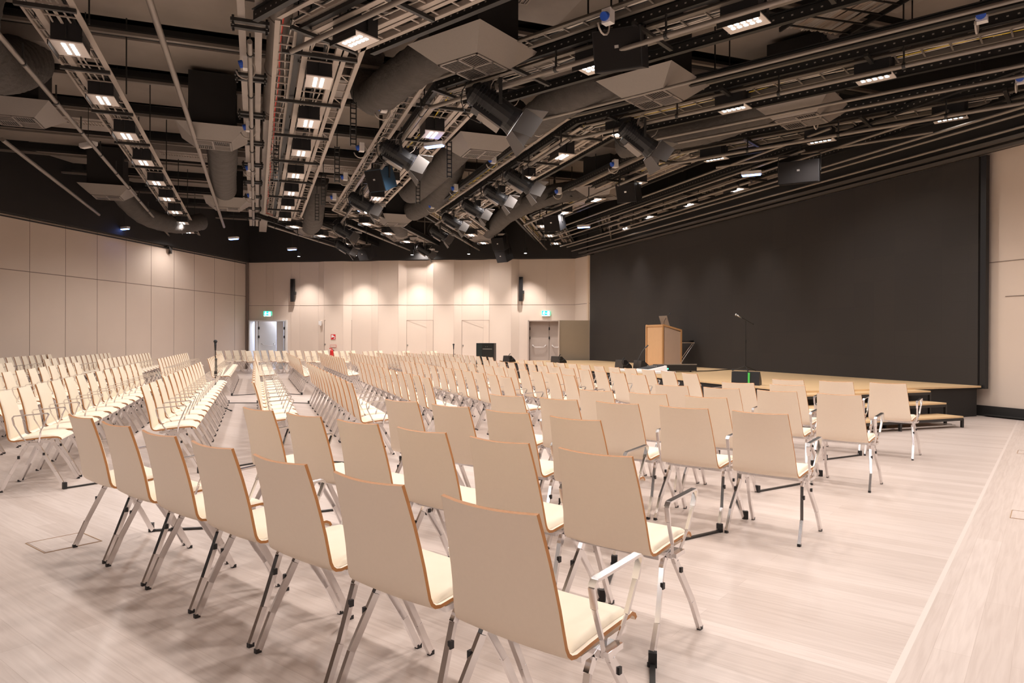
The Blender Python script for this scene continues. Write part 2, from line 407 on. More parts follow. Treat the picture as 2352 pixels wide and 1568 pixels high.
struct(fr.build('door_frame', M['door_white'], loc=(dj0.x, dj0.y, 0), rz=ang)).name = 'trim_9'
def door_leaf(nm, hinge, wdt, rot, m, bar=True):
    d = MB(); d.box((wdt / 2, 0, DOORH / 2 - 0.02), (wdt, 0.05, DOORH - 0.06))
    base = struct(d.build(nm, m, loc=hinge, rz=rot))
    if bar:
        h = MB()
        for x in (0.12, wdt - 0.12): h.tube([(x, -0.03, 1.06), (x, -0.09, 1.06), (x + (0.08 if x < wdt / 2 else -0.08), -0.11, 0.98)], 0.018, 8)
        h.tube([(0.20, -0.11, 0.98), (wdt - 0.20, -0.11, 0.98)], 0.014, 8)
        h.build('door_handle', M['white'], base, smooth=True)
    for z in (0.35, 1.35, 1.72):
        g = MB(); g.box((0.0, -0.03, z), (0.05, 0.03, 0.11)); g.build('hinge', M['black_metal'], base)
    return base
h0 = dj0 + Bd * 0.32 - Bn * 0.05
door_leaf('door_1', (h0.x, h0.y, 0.01), 0.82, ang + R(58), M['door_white'])
h0 = dj0 + Bd * (W0 * 0.80) - Bn * 0.3
door_leaf('door_2', (h0.x, h0.y, 0.01), 0.8, ang + R(40), M['door_white'])
rd0 = bpt(1213); rd1 = bpt(1282); W1 = (rd1 - rd0).length
h0 = rd0 + Bd * 0.06 - Bn * 0.10
door_leaf('door_3', (h0.x, h0.y, 0.01), W1 * 0.64, ang, M['door_paint'])
h0 = rd0 + Bd * (0.06 + W1 * 0.65) - Bn * 0.10
door_leaf('door_4', (h0.x, h0.y, 0.01), W1 * 0.62, ang, M['door_paint'])
fr = MB(); fr.box((0.025, 0.0, DOORH / 2), (0.05, 0.26, DOORH)); fr.box((W1 / 2, 0.0, DOORH - 0.02), (W1, 0.26, 0.04)); fr.box((W1 / 2, 0.32, DOORH / 2), (W1 + .6, 0.05, DOORH))
struct(fr.build('trim_10', M['door_paint'], loc=(rd0.x, rd0.y, 0), rz=ang))
# folded-back screen panel beside the right door
pp = thing('baffle_panel', 'tall plain shaded beige panel standing beside the closed double door', 'panel', (2.33, 26.16, 0.0), 0.0)
m = MB(); m.box((0, 0, 1.01), (1.15, 0.06, 2.02)); m.build('board', mat('panel_shaded', (0.36, 0.29, 0.21), 0.6, noise=(4, .04)), pp)  # darker colour carries the shade on the wall-coloured board
m = MB(); m.box((-0.56, -0.045, 1.01), (0.03, 0.03, 2.02)); m.build('edge_strip', M['joint_light'], pp)

# ------------------------------------------------------------------ lights of the room (washers and corridor; the floodlights carry their own)
def spot(name, loc, energy, size, blend, radius, target=None, col=FLOOD_COL, parent=None):
    l = bpy.data.lights.new(name, 'SPOT'); l.energy = energy; l.spot_size = R(size); l.spot_blend = blend; l.shadow_soft_size = radius; l.color = col
    o = bpy.data.objects.new(name, l); COL.objects.link(o); o.location = loc
    if target is not None:
        o.rotation_euler = (Vector(target) - Vector(loc)).to_track_quat('-Z', 'Y').to_euler()
    if parent: o.parent = parent
    return o
for i, p in enumerate((709, 835, 961, 1087, 1213)):
    q = bpt(p, 0.95); tgt = bpt(p, 0.25)
    t = thing('wall_washer', 'small black downlight, %s from the left above the beige back wall' % ORD[i], 'light', (q.x, q.y, 4.62), 0, 'downlights washing the back wall')
    m = MB(); m.cyl((0, 0, 0), 0.07, 0.2, 14); m.build('housing', M['black_metal'], t, smooth=True, autos=True)
    m = MB(); m.cyl((0, 0, -0.004), 0.05, 0.004, 12); m.build('lens', M['led'], t)
    m = MB(); m.cyl((0, 0, 0.2), 0.012, DECKZ - 4.82, 8); m.build('hanger', M['black_metal'], t)
    spot('wall_washer_lamp', (q.x, q.y, 4.60), WASH_W, 72, 0.85, 0.04, (tgt.x, tgt.y, 0.3))
al = bpy.data.lights.new('corridor_lamp', 'AREA'); al.energy = 90; al.size = 1.5; al.color = (0.86, 0.90, 1.0)
o = bpy.data.objects.new('corridor_lamp', al); COL.objects.link(o); q = dj0 + Bd * 0.9 - Bn * 1.6; o.location = (q.x, q.y, 2.5)

# ------------------------------------------------------------------ stage, steps, screen
SH = 0.53
stage_poly = [(-0.45, 25.3), (4.42, 10.62), (8.10, 12.02), (3.08, 25.98)]
st = thing('stage', 'low stage with pale wooden deck and black front in front of the dark screen', 'stage', (4, 18, 0))
def rel(poly, c): return [(x - c[0], y - c[1]) for x, y in poly]
m = MB(); m.prism(rel(stage_poly, (4, 18)), SH - 0.03, SH); m.build('deck', M['stage'], st)
inner = [(-0.40, 25.25), (4.43, 10.70), (8.05, 12.06), (3.06, 25.92)]
m = MB(); m.prism(rel(inner, (4, 18)), 0.0, SH - 0.03); m.build('skirt', M['black_paint'], st)
# steps
sa = R(112); sd = Vector((math.cos(sa), math.sin(sa))); sw = Vector((math.sin(sa), -math.cos(sa)))
stp = thing('stage_steps', 'black framed portable steps with three pale wooden treads at the stage corner', 'steps', (6.80, 10.50, 0), math.atan2(sw.y, sw.x))
for k, z in enumerate((0.17, 0.34, 0.50)):
    y0 = 0.0 + k * 0.34; xe = 0.0 + k * 0.10
    m = MB(); m.box((-1.35 + xe, y0 + 0.2, z - 0.012), (2.7, 0.42, 0.024)); m.build('tread', M['stage'], stp)
    m = MB(); m.box((-1.35 + xe, y0 + 0.0, z - 0.045), (2.7, 0.03, 0.04)); m.box((-1.35 + xe, y0 + 0.40, z - 0.045), (2.7, 0.03, 0.04))
    m.build('tread_frame', M['black_metal'], stp)
    for x in (0.0, -1.3, -2.68):
        m = MB(); m.box((x + xe - 0.012, y0 + 0.0, z / 2 - 0.02), (0.035, 0.035, z - 0.04)); m.build('leg', M['black_metal'], stp)
m = MB(); m.bar((-0.1, 0.05, 0.03), (-2.6, 0.1, 0.03), 0.02, 0.02); m.bar((-0.1, 0.1, 0.04), (-1.2, 0.9, 0.12), 0.03, 0.01); m.build('brace', M['silver'], stp)
m = MB(); m.box((-1.3, 0.84, 0.24), (2.5, 0.02, 0.46)); m.build('back_panel', M['black_paint'], stp)

sc = thing('led_screen', 'huge dark LED wall filling the side of the hall behind the stage', 'screen', (SC0.x, SC0.y, 0), math.atan2(SDIR.y, SDIR.x))
ys = 1 if SN.dot(Vector((-SDIR.y, SDIR.x))) > 0 else -1
m = MB(); m.box((Ls / 2 - 0.02, ys * 0.05, (SH + 4.5) / 2), (Ls - 0.10, 0.06, 4.5 - SH)); m.build('display', M['screen'], sc)
m = MB(); m.box((Ls + 0.0, ys * 0.02, (SH - 0.05 + 4.5) / 2), (0.10, 0.08, 4.5 - SH + 0.05)); m.box((Ls / 2, ys * 0.02, SH - 0.02), (Ls, 0.10, 0.06)); m.build('frame', M['black_plastic'], sc)

# ------------------------------------------------------------------ the chair
PROF = [(0.478, 0.420), (0.470, 0.434), (0.452, 0.443), (0.42, 0.446), (0.36, 0.444), (0.28, 0.437), (0.21, 0.430), (0.165, 0.424), (0.135, 0.420), (0.112, 0.424),
        (0.098, 0.436), (0.090, 0.455), (0.082, 0.50), (0.072, 0.56), (0.057, 0.63), (0.040, 0.70), (0.020, 0.77), (0.0, 0.835)]
OY = 0.27                                                # chair origin lies under the seat
def prof_normal(i):
    a = PROF[max(0, i - 1)]; b = PROF[min(len(PROF) - 1, i + 1)]
    dy, dz = b[0] - a[0], b[1] - a[1]; L = math.hypot(dy, dz)
    return (-dz / L * -1, dy / L * -1) if True else None
def half_w(i):
    z = PROF[i][1]
    if i < 3: return 0.205
    if i < 9: return 0.215
    return 0.215 - (z - 0.42) / 0.415 * 0.034
def shell_pt(i, fx, off=0.0):
    y, z = PROF[i]; hw = half_w(i)
    a = PROF[max(0, i - 1)]; b = PROF[min(len(PROF) - 1, i + 1)]
    ty, tz = b[0] - a[0], b[1] - a[1]; L = math.hypot(ty, tz); ty /= L; tz /= L
    ny, nz = tz, -ty                                        # toward the sitter: up on the seat, forward on the back
    t = max(0.0, (z - 0.44) / 0.395)
    conc = (1 - fx * fx) * (-0.022 * t if i > 9 else -0.006)
    y2 = y + ny * (off + conc); z2 = z + nz * (off + conc)
    return (fx * hw, y2 - OY, z2)
def make_shell():
    m = MB(); K = [-1, -0.92, -0.6, -0.3, 0, 0.3, 0.6, 0.92, 1]; n = len(K); P = len(PROF)
    for side, off in ((0, 0.006), (1, -0.006)):
        vs = [shell_pt(i, k, off) for i in range(P) for k in K]; fs = []
        for i in range(P - 1):
            for k in range(n - 1):
                q = (i * n + k, i * n + k + 1, (i + 1) * n + k + 1, (i + 1) * n + k)
                fs.append(q if side == 0 else q[::-1])
        m.add(vs, fs, 0)
    # edges
    def strip(idx):
        vs = []; 
        for (i, k) in idx: vs.append(shell_pt(i, k, 0.0062)); vs.append(shell_pt(i, k, -0.0062))
        m.add(vs, [(2 * j, 2 * j + 1, 2 * j + 3, 2 * j + 2) for j in range(len(idx) - 1)], 1)
        m.add(vs, [(2 * j + 2, 2 * j + 3, 2 * j + 1, 2 * j) for j in range(0)], 1)
    strip([(i, 1) for i in range(P)]); strip([(i, -1) for i in range(P - 1, -1, -1)])
    strip([(0, k) for k in K[::-1]][::-1]); strip([(P - 1, k) for k in K[::-1]])
    return m
def make_pad(i0, i1, thick, hs):
    m = MB(); K = [-1, -0.97, -0.9, -0.5, 0, 0.5, 0.9, 0.97, 1]; n = len(K); idx = list(range(i0, i1 + 1)); P = len(idx)
    def th(j, k):
        e = min(j, P - 1 - j); fe = (0.0, 0.75, 0.97, 1.0)[min(3, e)]
        ke = min(k, n - 1 - k); fk = (0.0, 0.7, 0.96, 1.0)[min(3, ke)]
        return 0.0068 + thick * fe * fk
    vs = [shell_pt(i, K[k] * hs, th(j, k)) for j, i in enumerate(idx) for k in range(n)]
    fs = [(a * n + k, a * n + k + 1, (a + 1) * n + k + 1, (a + 1) * n + k) for a in range(P - 1) for k in range(n - 1)]
    m.add(vs, fs, 0); return m
def leg_mb(sx, front):
    m = MB(); x0, x1 = 0.238 * sx if not front else 0.232 * sx, 0.205 * sx
    if front: pts = [(x0, 0.511 - OY, 0.012), (x0 * 0.98, 0.44 - OY, 0.15), (x1, 0.325 - OY, 0.345), (x1, 0.30 - OY, 0.385), (x1, 0.262 - OY, 0.402)]
    else: pts = [(x0, 0.055 - OY, 0.012), (x0 * 0.98, 0.115 - OY, 0.15), (x1, 0.205 - OY, 0.345), (x1, 0.228 - OY, 0.385), (x1, 0.265 - OY, 0.402)]
    for a, b in zip(pts, pts[1:]):
        m.bar(a, b, 0.019, 0.026, 0)
    return m
def glide_mb(sx, front):
    m = MB(); x0 = (0.232 if front else 0.238) * sx; y0 = (0.514 if front else 0.052) - OY
    m.box((x0, y0, 0.009), (0.019, 0.025, 0.018)); return m
def bumper_mb(sx, k):
    m = MB()
    if k == 0: m.box((0.226 * sx, 0.172 - OY, 0.285), (0.013, 0.018, 0.026))
    else: m.box((0.219 * sx, 0.352 - OY, 0.305), (0.012, 0.016, 0.022))
    return m
def frame_mb():
    m = MB()
    for s in (-1, 1): m.bar((0.205 * s, 0.16 - OY, 0.402), (0.205 * s, 0.40 - OY, 0.414), 0.016, 0.02)
    for y, z in ((0.18, 0.396), (0.36, 0.406)): m.bar((-0.205, y - OY, z), (0.205, y - OY, z), 0.018, 0.018)
    return m
def arm_mb(sx):
    m = MB(); x = 0.262 * sx; xb = 0.232 * sx
    pts = [(xb, 0.245, 0.400), (x * 0.97, 0.20, 0.46), (x, 0.150, 0.560), (x, 0.136, 0.622), (x, 0.150, 0.640), (x, 0.27, 0.648), (x, 0.385, 0.656), (x, 0.398, 0.644),
           (x, 0.372, 0.585), (x * 0.97, 0.335, 0.49), (xb, 0.315, 0.402)]
    wd = [0.012, 0.014, 0.020, 0.023, 0.025, 0.025, 0.023, 0.022, 0.016, 0.012]
    for (a, b), wv in zip(zip(pts, pts[1:]), wd):
        m.bar((a[0], a[1] - OY, a[2]), (b[0], b[1] - OY, b[2]), wv, 0.009, upv=(1, 0, 0) if False else (0, 0, 1))
    m.bar((xb, 0.24 - OY, 0.396), (xb, 0.32 - OY, 0.400), 0.04, 0.018)
    m.bar((0.20 * sx, 0.26 - OY, 0.386), (xb, 0.26 - OY, 0.386), 0.03, 0.012); m.bar((0.20 * sx, 0.305 - OY, 0.386), (xb, 0.305 - OY, 0.386), 0.03, 0.012)
    return m
_proto = {}
def mesh_of(key, mb, mats, smooth=False, autos=False):
    if key not in _proto:
        o = mb().build(key.split('|')[0], mats, smooth=smooth, autos=autos); me = o.data; bpy.data.objects.remove(o); _proto[key] = me
    return _proto[key]
def part(name, me, parent, label=None):
    o = bpy.data.objects.new(name, me); COL.objects.link(o); o.parent = parent
    if label: o['label'] = label
    return o
def chair(loc, ang, label, group, near, left_arm):
    t = thing('conference_chair', label, 'chair', (loc[0], loc[1], 0.0), ang, group)
    part('shell', mesh_of('shell', make_shell, [M['laminate'], M['ply_edge']], True, True), t)
    part('seat_pad', mesh_of('seat_pad', lambda: make_pad(2, 8, 0.022, 0.93), [M['cushion']], True), t)
    part('back_pad', mesh_of('back_pad', lambda: make_pad(10, 17, 0.012, 0.95), [M['cushion']], True), t)
    if near:
        for s in (1, -1):
            for fr_ in (True, False):
                l = part('leg', mesh_of('leg|%d%d' % (s, fr_), lambda: leg_mb(s, fr_), [M['chrome']]), t)
                part('glide', mesh_of('glide|%d%d' % (s, fr_), lambda: glide_mb(s, fr_), [M['black_plastic']]), l)
            for kb in (0, 1): part('bumper', mesh_of('bumper|%d%d' % (s, kb), lambda: bumper_mb(s, kb), [M['black_plastic']]), t)
        part('seat_frame', mesh_of('seat_frame', frame_mb, [M['chrome']]), t)
    else:
        def legs():
            m = MB()
            for s in (1, -1):
                for f_ in (True, False):
                    q = leg_mb(s, f_); m.add(q.v, q.f, 0); q = glide_mb(s, f_); m.add(q.v, q.f, 1)
                
                for kb in (0, 1): q = bumper_mb(s, kb); m.add(q.v, q.f, 1)
            q = frame_mb(); m.add(q.v, q.f, 0); return m
        part('base_frame', mesh_of('base_frame', legs, [M['chrome'], M['black_plastic']]), t)
    part('armrest', mesh_of('armrest|1', lambda: arm_mb(1), [M['chrome']]), t)
    if left_arm: part('armrest', mesh_of('armrest|-1', lambda: arm_mb(-1), [M['chrome']]), t)
    return t

CH = []           # (corner x, corner y, direction u (chair's right), label, group, left_arm)
def add_row(corners, u, rowdesc, group, fromdesc):
    n = len(corners)
    for i, c in enumerate(corners):
        nvec = Vector((-u.y, u.x)); ctr = Vector(c) - u * 0.18 + nvec * OY
        lab = 'cream chair, %s %s' % (ordn(i), fromdesc + ' ' + rowdesc)
        CH.append([ctr, math.atan2(u.y, u.x), lab, group, i == n - 1])
# near block: eight rows of backs turned to the camera
U2 = Vector((math.cos(R(-40)), math.sin(R(-40))))
S1 = [((0.07, 1.85), (-2.42, 4.01), 7), ((0.48, 2.77), (-1.54, 4.48), 6), ((0.51, 4.01), (-0.70, 5.15), 4), ((1.74, 4.39), (0.09, 5.70), 5),
      ((1.73, 5.61), (0.91, 6.30), 3), ((2.99, 5.96), (1.78, 7.06), 4), ((3.04, 7.23), (2.63, 7.57), 2), ((4.29, 7.58), (3.42, 8.17), 3)]
for k, (a, b, n) in enumerate(S1):
    a, b = Vector(a), Vector(b)
    add_row([a + (b - a) * (i / (n - 1)) for i in range(n)], U2, 'the right, %s row, near block' % ('nearest' if k == 0 else ORD[k]), 'chairs of the near block seen from behind', 'from')
U1v = -T1; U3v = -T3
OFFS = {-5: -5.4, -4: -4.25, -3: -3.15, -2: -2.05, -1: -1.02, 0: -0.02, 1: 0.94, 2: 1.94, 3: 2.92, 4: 3.86, 5: 4.82, 6: 5.72}
START1 = {-4: 13.3, -3: 8.2, -2: 7.0, -1: 7.4, 0: 7.79, 1: 7.4, 2: 8.14, 3: 7.98, 4: 8.17, 5: 8.02, 6: 8.15}
CNT1 = {-4: 4, -3: 13, -2: 14, -1: 14, 0: 13, 1: 13, 2: 12, 3: 13, 4: 13, 5: 13, 6: 13}
START0 = {-5: 18.5, -4: 17.4, -3: 16.8, -2: 17.2, -1: 17.0, 0: 17.3, 1: 16.8, 2: 16.8, 3: 16.8, 4: 16.9, 5: 16.9, 6: 17.0}
CNT0 = {-5: 9, -4: 13, -3: 14, -2: 13, -1: 13, 0: 12, 1: 13, 2: 13, 3: 13, 4: 13, 5: 13, 6: 12}
for k in range(-4, 7):
    rows = [T1 * (START1[k] + i * 0.552) + N1 * OFFS[k] for i in range(CNT1[k])]
    add_row(rows, U1v, 'the near end, %s row from left, middle block' % ORD[k + 4], 'chairs of the middle block', 'from')
for k in range(-5, 7):
    rows = [T1 * (START0[k] + i * 0.560) + N1 * OFFS[k] for i in range(CNT0[k])]
    add_row(rows, U1v, 'the near end, %s row from left, far block' % ORD[k + 5], 'chairs of the far block', 'from')
for j in range(8):
    q = -14.95 + 1.06 * j
    p0 = Vector((0, 0)); # solve q = .986x-.167y at y=25.5
    x = (q + 0.167 * 25.5) / 0.986
    rows = [Vector((x, 25.5)) + T3 * 0.55 * i for i in range(4)]
    add_row(rows, U3v, 'the front, %s row from left, block at back wall' % ORD[j], 'chairs of the block by the back wall', 'from')
def size_key(c):
    return c[0].length
CH.sort(key=size_key)
ind = CH[:300]; rest = CH[300:]
for c in ind:
    chair(c[0], c[1], c[2], c[3], c[0].length < 8.2, c[4])
m = MB()
def simple_chair():
    q = MB()
    for src, mi in ((make_shell(), None), (make_pad(2, 8, .022, .93), 2), (make_pad(10, 17, .012, .95), 2), (frame_mb(), 3), (arm_mb(1), 3)):
        b = len(q.v); q.v += src.v; q.f += [tuple(i + b for i in f) for f in src.f]; q.m += [(mi if mi is not None else mm) for mm in src.m]
    for s in (1, -1):
        for f_ in (True, False):
            z = leg_mb(s, f_); q.add(z.v, z.f, 3)
    return q
base = simple_chair()
for c in rest:
    mt = Matrix.Rotation(c[1], 4, 'Z'); tr = Vector((c[0].x, c[0].y, 0))
    b = len(m.v); m.v += [tuple((mt @ Vector(v)) + tr) for v in base.v]; m.f += [tuple(i + b for i in f) for f in base.f]; m.m += base.m
tag(m.build('conference_chair', [M['laminate'], M['ply_edge'], M['cushion'], M['chrome']], smooth=False), 'farthest rows of cream chairs standing in front of the back wall', 'chair', kind='stuff')

# black floor bars that link the rows
def link_bar(a, b, label):
    a, b = Vector(a), Vector(b); L = (b - a).length
    t = thing('row_link_bar', label, 'link bar', (a.x, a.y, 0), math.atan2((b - a).y, (b - a).x), 'black bars linking chair rows')
    m = MB(); m.box((L / 2, 0, 0.008), (L, 0.022, 0.012)); m.build('bar', M['black_metal'], t)
    for x in (0, L):
        m = MB(); m.box((x, 0, 0.029), (0.028, 0.034, 0.058)); m.build('clamp', M['black_plastic'], t)
def foot(c, right, front):
    u = Vector((math.cos(c[1]), math.sin(c[1]))); n = Vector((-u.y, u.x))
    return c[0] + u * (0.245 if right else -0.245) + n * ((0.511 if front else 0.055) - OY)
def find(lab): 
    for c in CH:
        if c[2] == lab: return c
def nl(k, i): return 'cream chair, %s from the right, %s row, near block' % (ORD[i], 'nearest' if k == 0 else ORD[k])
for k0, i0, k1, i1 in ((0, 0, 1, 0), (1, 1, 2, 0), (2, 0, 3, 1), (3, 1, 4, 0), (4, 0, 5, 1), (5, 1, 6, 0), (6, 0, 7, 1)):
    link_bar(foot(find(nl(k0, i0)), True, True), foot(find(nl(k1, i1)), True, False), 'black floor bar between the %s and %s near rows, right end' % (ORD[k0], ORD[k1]))
for k0, k1 in ((0, 1), (1, 2), (3, 4), (5, 6)):
    a = find(nl(k0, S1[k0][2] - 1)); b = find(nl(k1, S1[k1][2] - 1))
    link_bar(foot(a, False, True), foot(b, False, False), 'black floor bar between the %s and %s near rows, left end' % (ORD[k0], ORD[k1]))
def ml(k, i): return 'cream chair, %s from the near end, %s row from left, middle block' % (ORD[i], ORD[k + 4])
def fl_(k, i): return 'cream chair, %s from the near end, %s row from left, far block' % (ORD[i], ORD[k + 5])
for k in range(-2, 2):
    link_bar(foot(find(ml(k, 0)), True, True), foot(find(ml(k + 1, 0)), True, False), 'black floor bar at the near end between rows %s and %s, middle block' % (ORD[k + 4], ORD[k + 5]))
for k in range(-3, 2):
    link_bar(foot(find(ml(k, CNT1[k] - 1)), False, True), foot(find(ml(k + 1, CNT1[k + 1] - 1)), False, False), 'black floor bar at the far end between rows %s and %s, middle block' % (ORD[k + 4], ORD[k + 5]))
    link_bar(foot(find(fl_(k, 0)), True, True), foot(find(fl_(k + 1, 0)), True, False), 'black floor bar at the near end between rows %s and %s, far block' % (ORD[k + 5], ORD[k + 6]))

# ------------------------------------------------------------------ ceiling rig
def solve(n1, c1, n2, c2):
    det = n1.x * n2.y - n1.y * n2.x
    return Vector(((c1 * n2.y - n1.y * c2) / det, (n1.x * c2 - c1 * n2.x) / det))
LINES = [(-4.1, 0.2), (-2.2, 2.5), (0.82, 5.28), (2.93, 7.83), (5.7, 10.6), (8.3, 13.3), (10.9, 15.9)]
def run(i, which, d):
    """plan end points of the part of rig line i shifted by d toward the stage; which: near / middle / far"""
    o, m_ = LINES[i]; q = m_ - 16.08
    c12 = solve(N1, o + d, N2, m_ + d); c13 = solve(N1, o + d, N3, q + d)
    if which == 'middle':
        b = c13
        if i <= 1: b = c12 + T1 * ((26.0 - c12.y) / T1.y)
        return c12, b
    if which == 'near':
        L = min(14.0, max(0.5, (11.25 - o - d) / 0.497)); 
        return c12 - T2 * L, c12
    b = c13 + T3 * ((28.6 - c13.y) / T3.y)
    return c13, b
LN = ['leftmost rig line', 'second rig line from left', 'third rig line from left', 'fourth rig line from left', 'fifth rig line from left', 'sixth rig line from left', 'rig line beside the screen']
PN = {'near': 'near run', 'middle': 'long middle run', 'far': 'far run'}
def frame_at(name, a, b, z, label, cat, group):
    d = b - a; return thing(name, label, cat, (a.x, a.y, z), math.atan2(d.y, d.x), group), d.length
random.seed(11)
def ladder(L, y0, y1, ch=0.07, step=0.32, zig=False):
    m = MB()
    for y in (y0, y1):
        m.box((L / 2, y, 0.0), (L, ch, 0.012)); m.box((L / 2, y - ch / 2 * (1 if y0 > y1 else -1) * (1 if y == y0 else -1), 0.03), (L, 0.008, 0.06))
    n = int(L / step)
    for k in range(n):
        x = (k + 0.5) * step
        m.box((x, (y0 + y1) / 2, 0.012), (0.022, abs(y1 - y0), 0.014))
        if zig and k % 3 == 0 and k < n - 1: m.bar((x, y0, 0.03), (x + step, y1, 0.03), 0.02, 0.012)
    return m
def cable_lines(L, y0, y1, z, cols, r=0.011):
    out = []
    for c, n in cols:
        m = MB()
        for j in range(n):
            yb = random.uniform(y0, y1); ph = random.uniform(0, 6); am = random.uniform(0.01, 0.04); k = max(4, int(L / 0.55))
            pts = [(L * t / k, min(max(yb + am * math.sin(ph + t * 1.1) + random.uniform(-.012, .012), min(y0, y1)), max(y0, y1)), z + random.uniform(0, 0.025)) for t in range(k + 1)]
            m.tube(pts, r, 5, 0, False)
        out.append((m, c))
    return out
RUNS = []
for i in range(7):
    for w_ in ('near', 'middle', 'far'):
        if w_ == 'far' and i <= 1: continue
        if w_ == 'near' and i == 6: continue
        if w_ == 'near' and i == 0: continue
        if i == 0: continue
        RUNS.append((i, w_))
ZT = 5.12
PIPES = []
for i, w_ in RUNS:
    where = '%s, %s' % (PN[w_], LN[i])
    sgn = 1
    # side toward which +N lies in the local frame of this run
    a, b = run(i, w_, 0.0); d = (b - a)
    if d.length < 0.8: continue
    left = Vector((-d.y, d.x)).normalized(); Nn = {'near': N2, 'middle': N1, 'far': N3}[w_]
    s = 1 if left.dot(Nn) > 0 else -1
    # main truss: two pale chords with cable bundle, plus side ladder
    t, L = frame_at('lighting_truss', a, b, ZT, 'pale cable-filled truss, %s' % where, 'truss', 'lighting trusses under the ceiling')
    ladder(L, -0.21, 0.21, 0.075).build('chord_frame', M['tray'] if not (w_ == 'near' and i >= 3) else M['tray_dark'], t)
    if i != 1 and (w_ != 'near' or i < 3): ladder(L, s * 0.30, s * 0.50, 0.06, 0.34, True).build('side_ladder', M['tray'], t)
    cols = [(M['cable_white'], 4), (M['cable_black'], 3)]
    if i >= 4 or (i == 3 and w_ == 'middle'): cols.append((M['cable_yellow'], 1))
    for q, c in cable_lines(L, -0.15, 0.15, 0.035, cols): tag(q.build('cables', c, t), kind='stuff')
    for k in range(int(L / 2.0) + 1):
        x = min(L - 0.03, 0.5 + k * 2.0); m = MB(); m.box((x, (-0.08 if i == 1 else -0.02) * s, -0.03), (0.05, 0.62 if i == 1 else 0.98, 0.045)); m.build('crossbar', M['black_metal'], t)
    for k in range(int(L / 2.6) + 1):
        x = min(L - 0.05, 0.9 + k * 2.6)
        for y in (-0.28, 0.28): m = MB(); m.box((x, y, (DECKZ - ZT) / 2), (0.018, 0.018, DECKZ - ZT)); m.build('hanger_rod', M['black_metal'], t)
    # second tray, away from the stage
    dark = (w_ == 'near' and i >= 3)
    a2, b2 = run(i, w_, {1: -0.36, 2: -0.46}.get(i, -0.62))
    t2, L2 = frame_at('cable_ladder', a2, b2, ZT + 0.10, 'pale narrow cable ladder, %s' % where, 'cable ladder', 'cable ladders under the ceiling')
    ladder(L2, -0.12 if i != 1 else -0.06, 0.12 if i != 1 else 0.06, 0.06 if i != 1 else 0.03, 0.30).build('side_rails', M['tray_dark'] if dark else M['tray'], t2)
    cols = [(M['cable_white'], 2), (M['cable_black'], 2)] + ([(M['cable_red'], 1)] if i in (2,) else []) + ([(M['cable_yellow'], 2)] if i in (4, 5) else [])
    for q, c in cable_lines(L2, -0.08 if i != 1 else -0.05, 0.08 if i != 1 else 0.05, 0.03, cols): tag(q.build('cables', c, t2), kind='stuff')
    # black perforated struts
    for dd, zz in ((-0.30, ZT + 0.10), (0.62, ZT + 0.02), (-0.84, ZT + 0.06)):
        if i == 1: continue
        if i in (2, 3) and w_ == 'middle' and dd != -0.30: continue
        if i == 3 and dd == -0.84: continue
        a3, b3 = run(i, w_, dd)
        mm = MB(); L3 = (b3 - a3).length; mm.box((L3 / 2, 0, 0), (L3, 0.05, 0.11)); mm.box((L3 / 2, 0, 0.07), (L3, 0.09, 0.012)); mm.box((L3 / 2, 0, -0.06), (L3, 0.075, 0.010))
        dsc = {-0.30: 'beside lamps', 0.62: 'stage side', -0.84: 'outermost'}[dd]
        tag(mm.build('perforated_rail', M['strut'], loc=(a3.x, a3.y, zz), rz=math.atan2((b3 - a3).y, (b3 - a3).x)), 'black perforated rail, %s, %s' % (dsc, where), 'rail', 'perforated rails under the ceiling')
    # round pipe
    dp = {'near': -0.42, 'middle': -0.90 if i == 2 else (-0.65 if i < 2 else -0.48), 'far': -0.48}[w_]
    a4, b4 = run(i, w_, dp); mm = MB(); L4 = (b4 - a4).length
    mm.tube([(0, 0, 0), (L4, 0, 0)], 0.032, 12)
    tp = tag(mm.build('rig_pipe', M['pipe'], loc=(a4.x, a4.y, 4.86), rz=math.atan2((b4 - a4).y, (b4 - a4).x), smooth=True, autos=True), 'grey round pipe, %s' % where, 'pipe', 'round pipes under the ceiling')
    PIPES.append((a4.copy(), b4.copy()))
    for k in range(int(L4 / 1.6)): x = 0.4 + k * 1.6; mm = MB(); mm.tube([(x - .02, 0, 0), (x + .02, 0, 0)], 0.042, 10); mm.build('clamp', M['black_metal'], tp); mm = MB(); mm.box((x, 0, 0.14), (0.02, 0.02, 0.24)); mm.build('clamp_arm', M['black_metal'], tp)
    if w_ == 'near' and i >= 4:
        for dx, zz, rr in ((-1.35, 4.98, 0.026), (0.95, 5.0, 0.028)):
            a5, b5 = run(i, w_, dx); L5 = (b5 - a5).length; mm = MB(); mm.tube([(0, 0, 0), (L5, 0, 0)], rr, 10)
            tag(mm.build('rig_pipe', M['pipe'], loc=(a5.x, a5.y, zz), rz=math.atan2((b5 - a5).y, (b5 - a5).x), smooth=True, autos=True), 'thin pipe %s the truss, %s' % ('before' if dx < 0 else 'behind', where), 'pipe', 'round pipes under the ceiling')

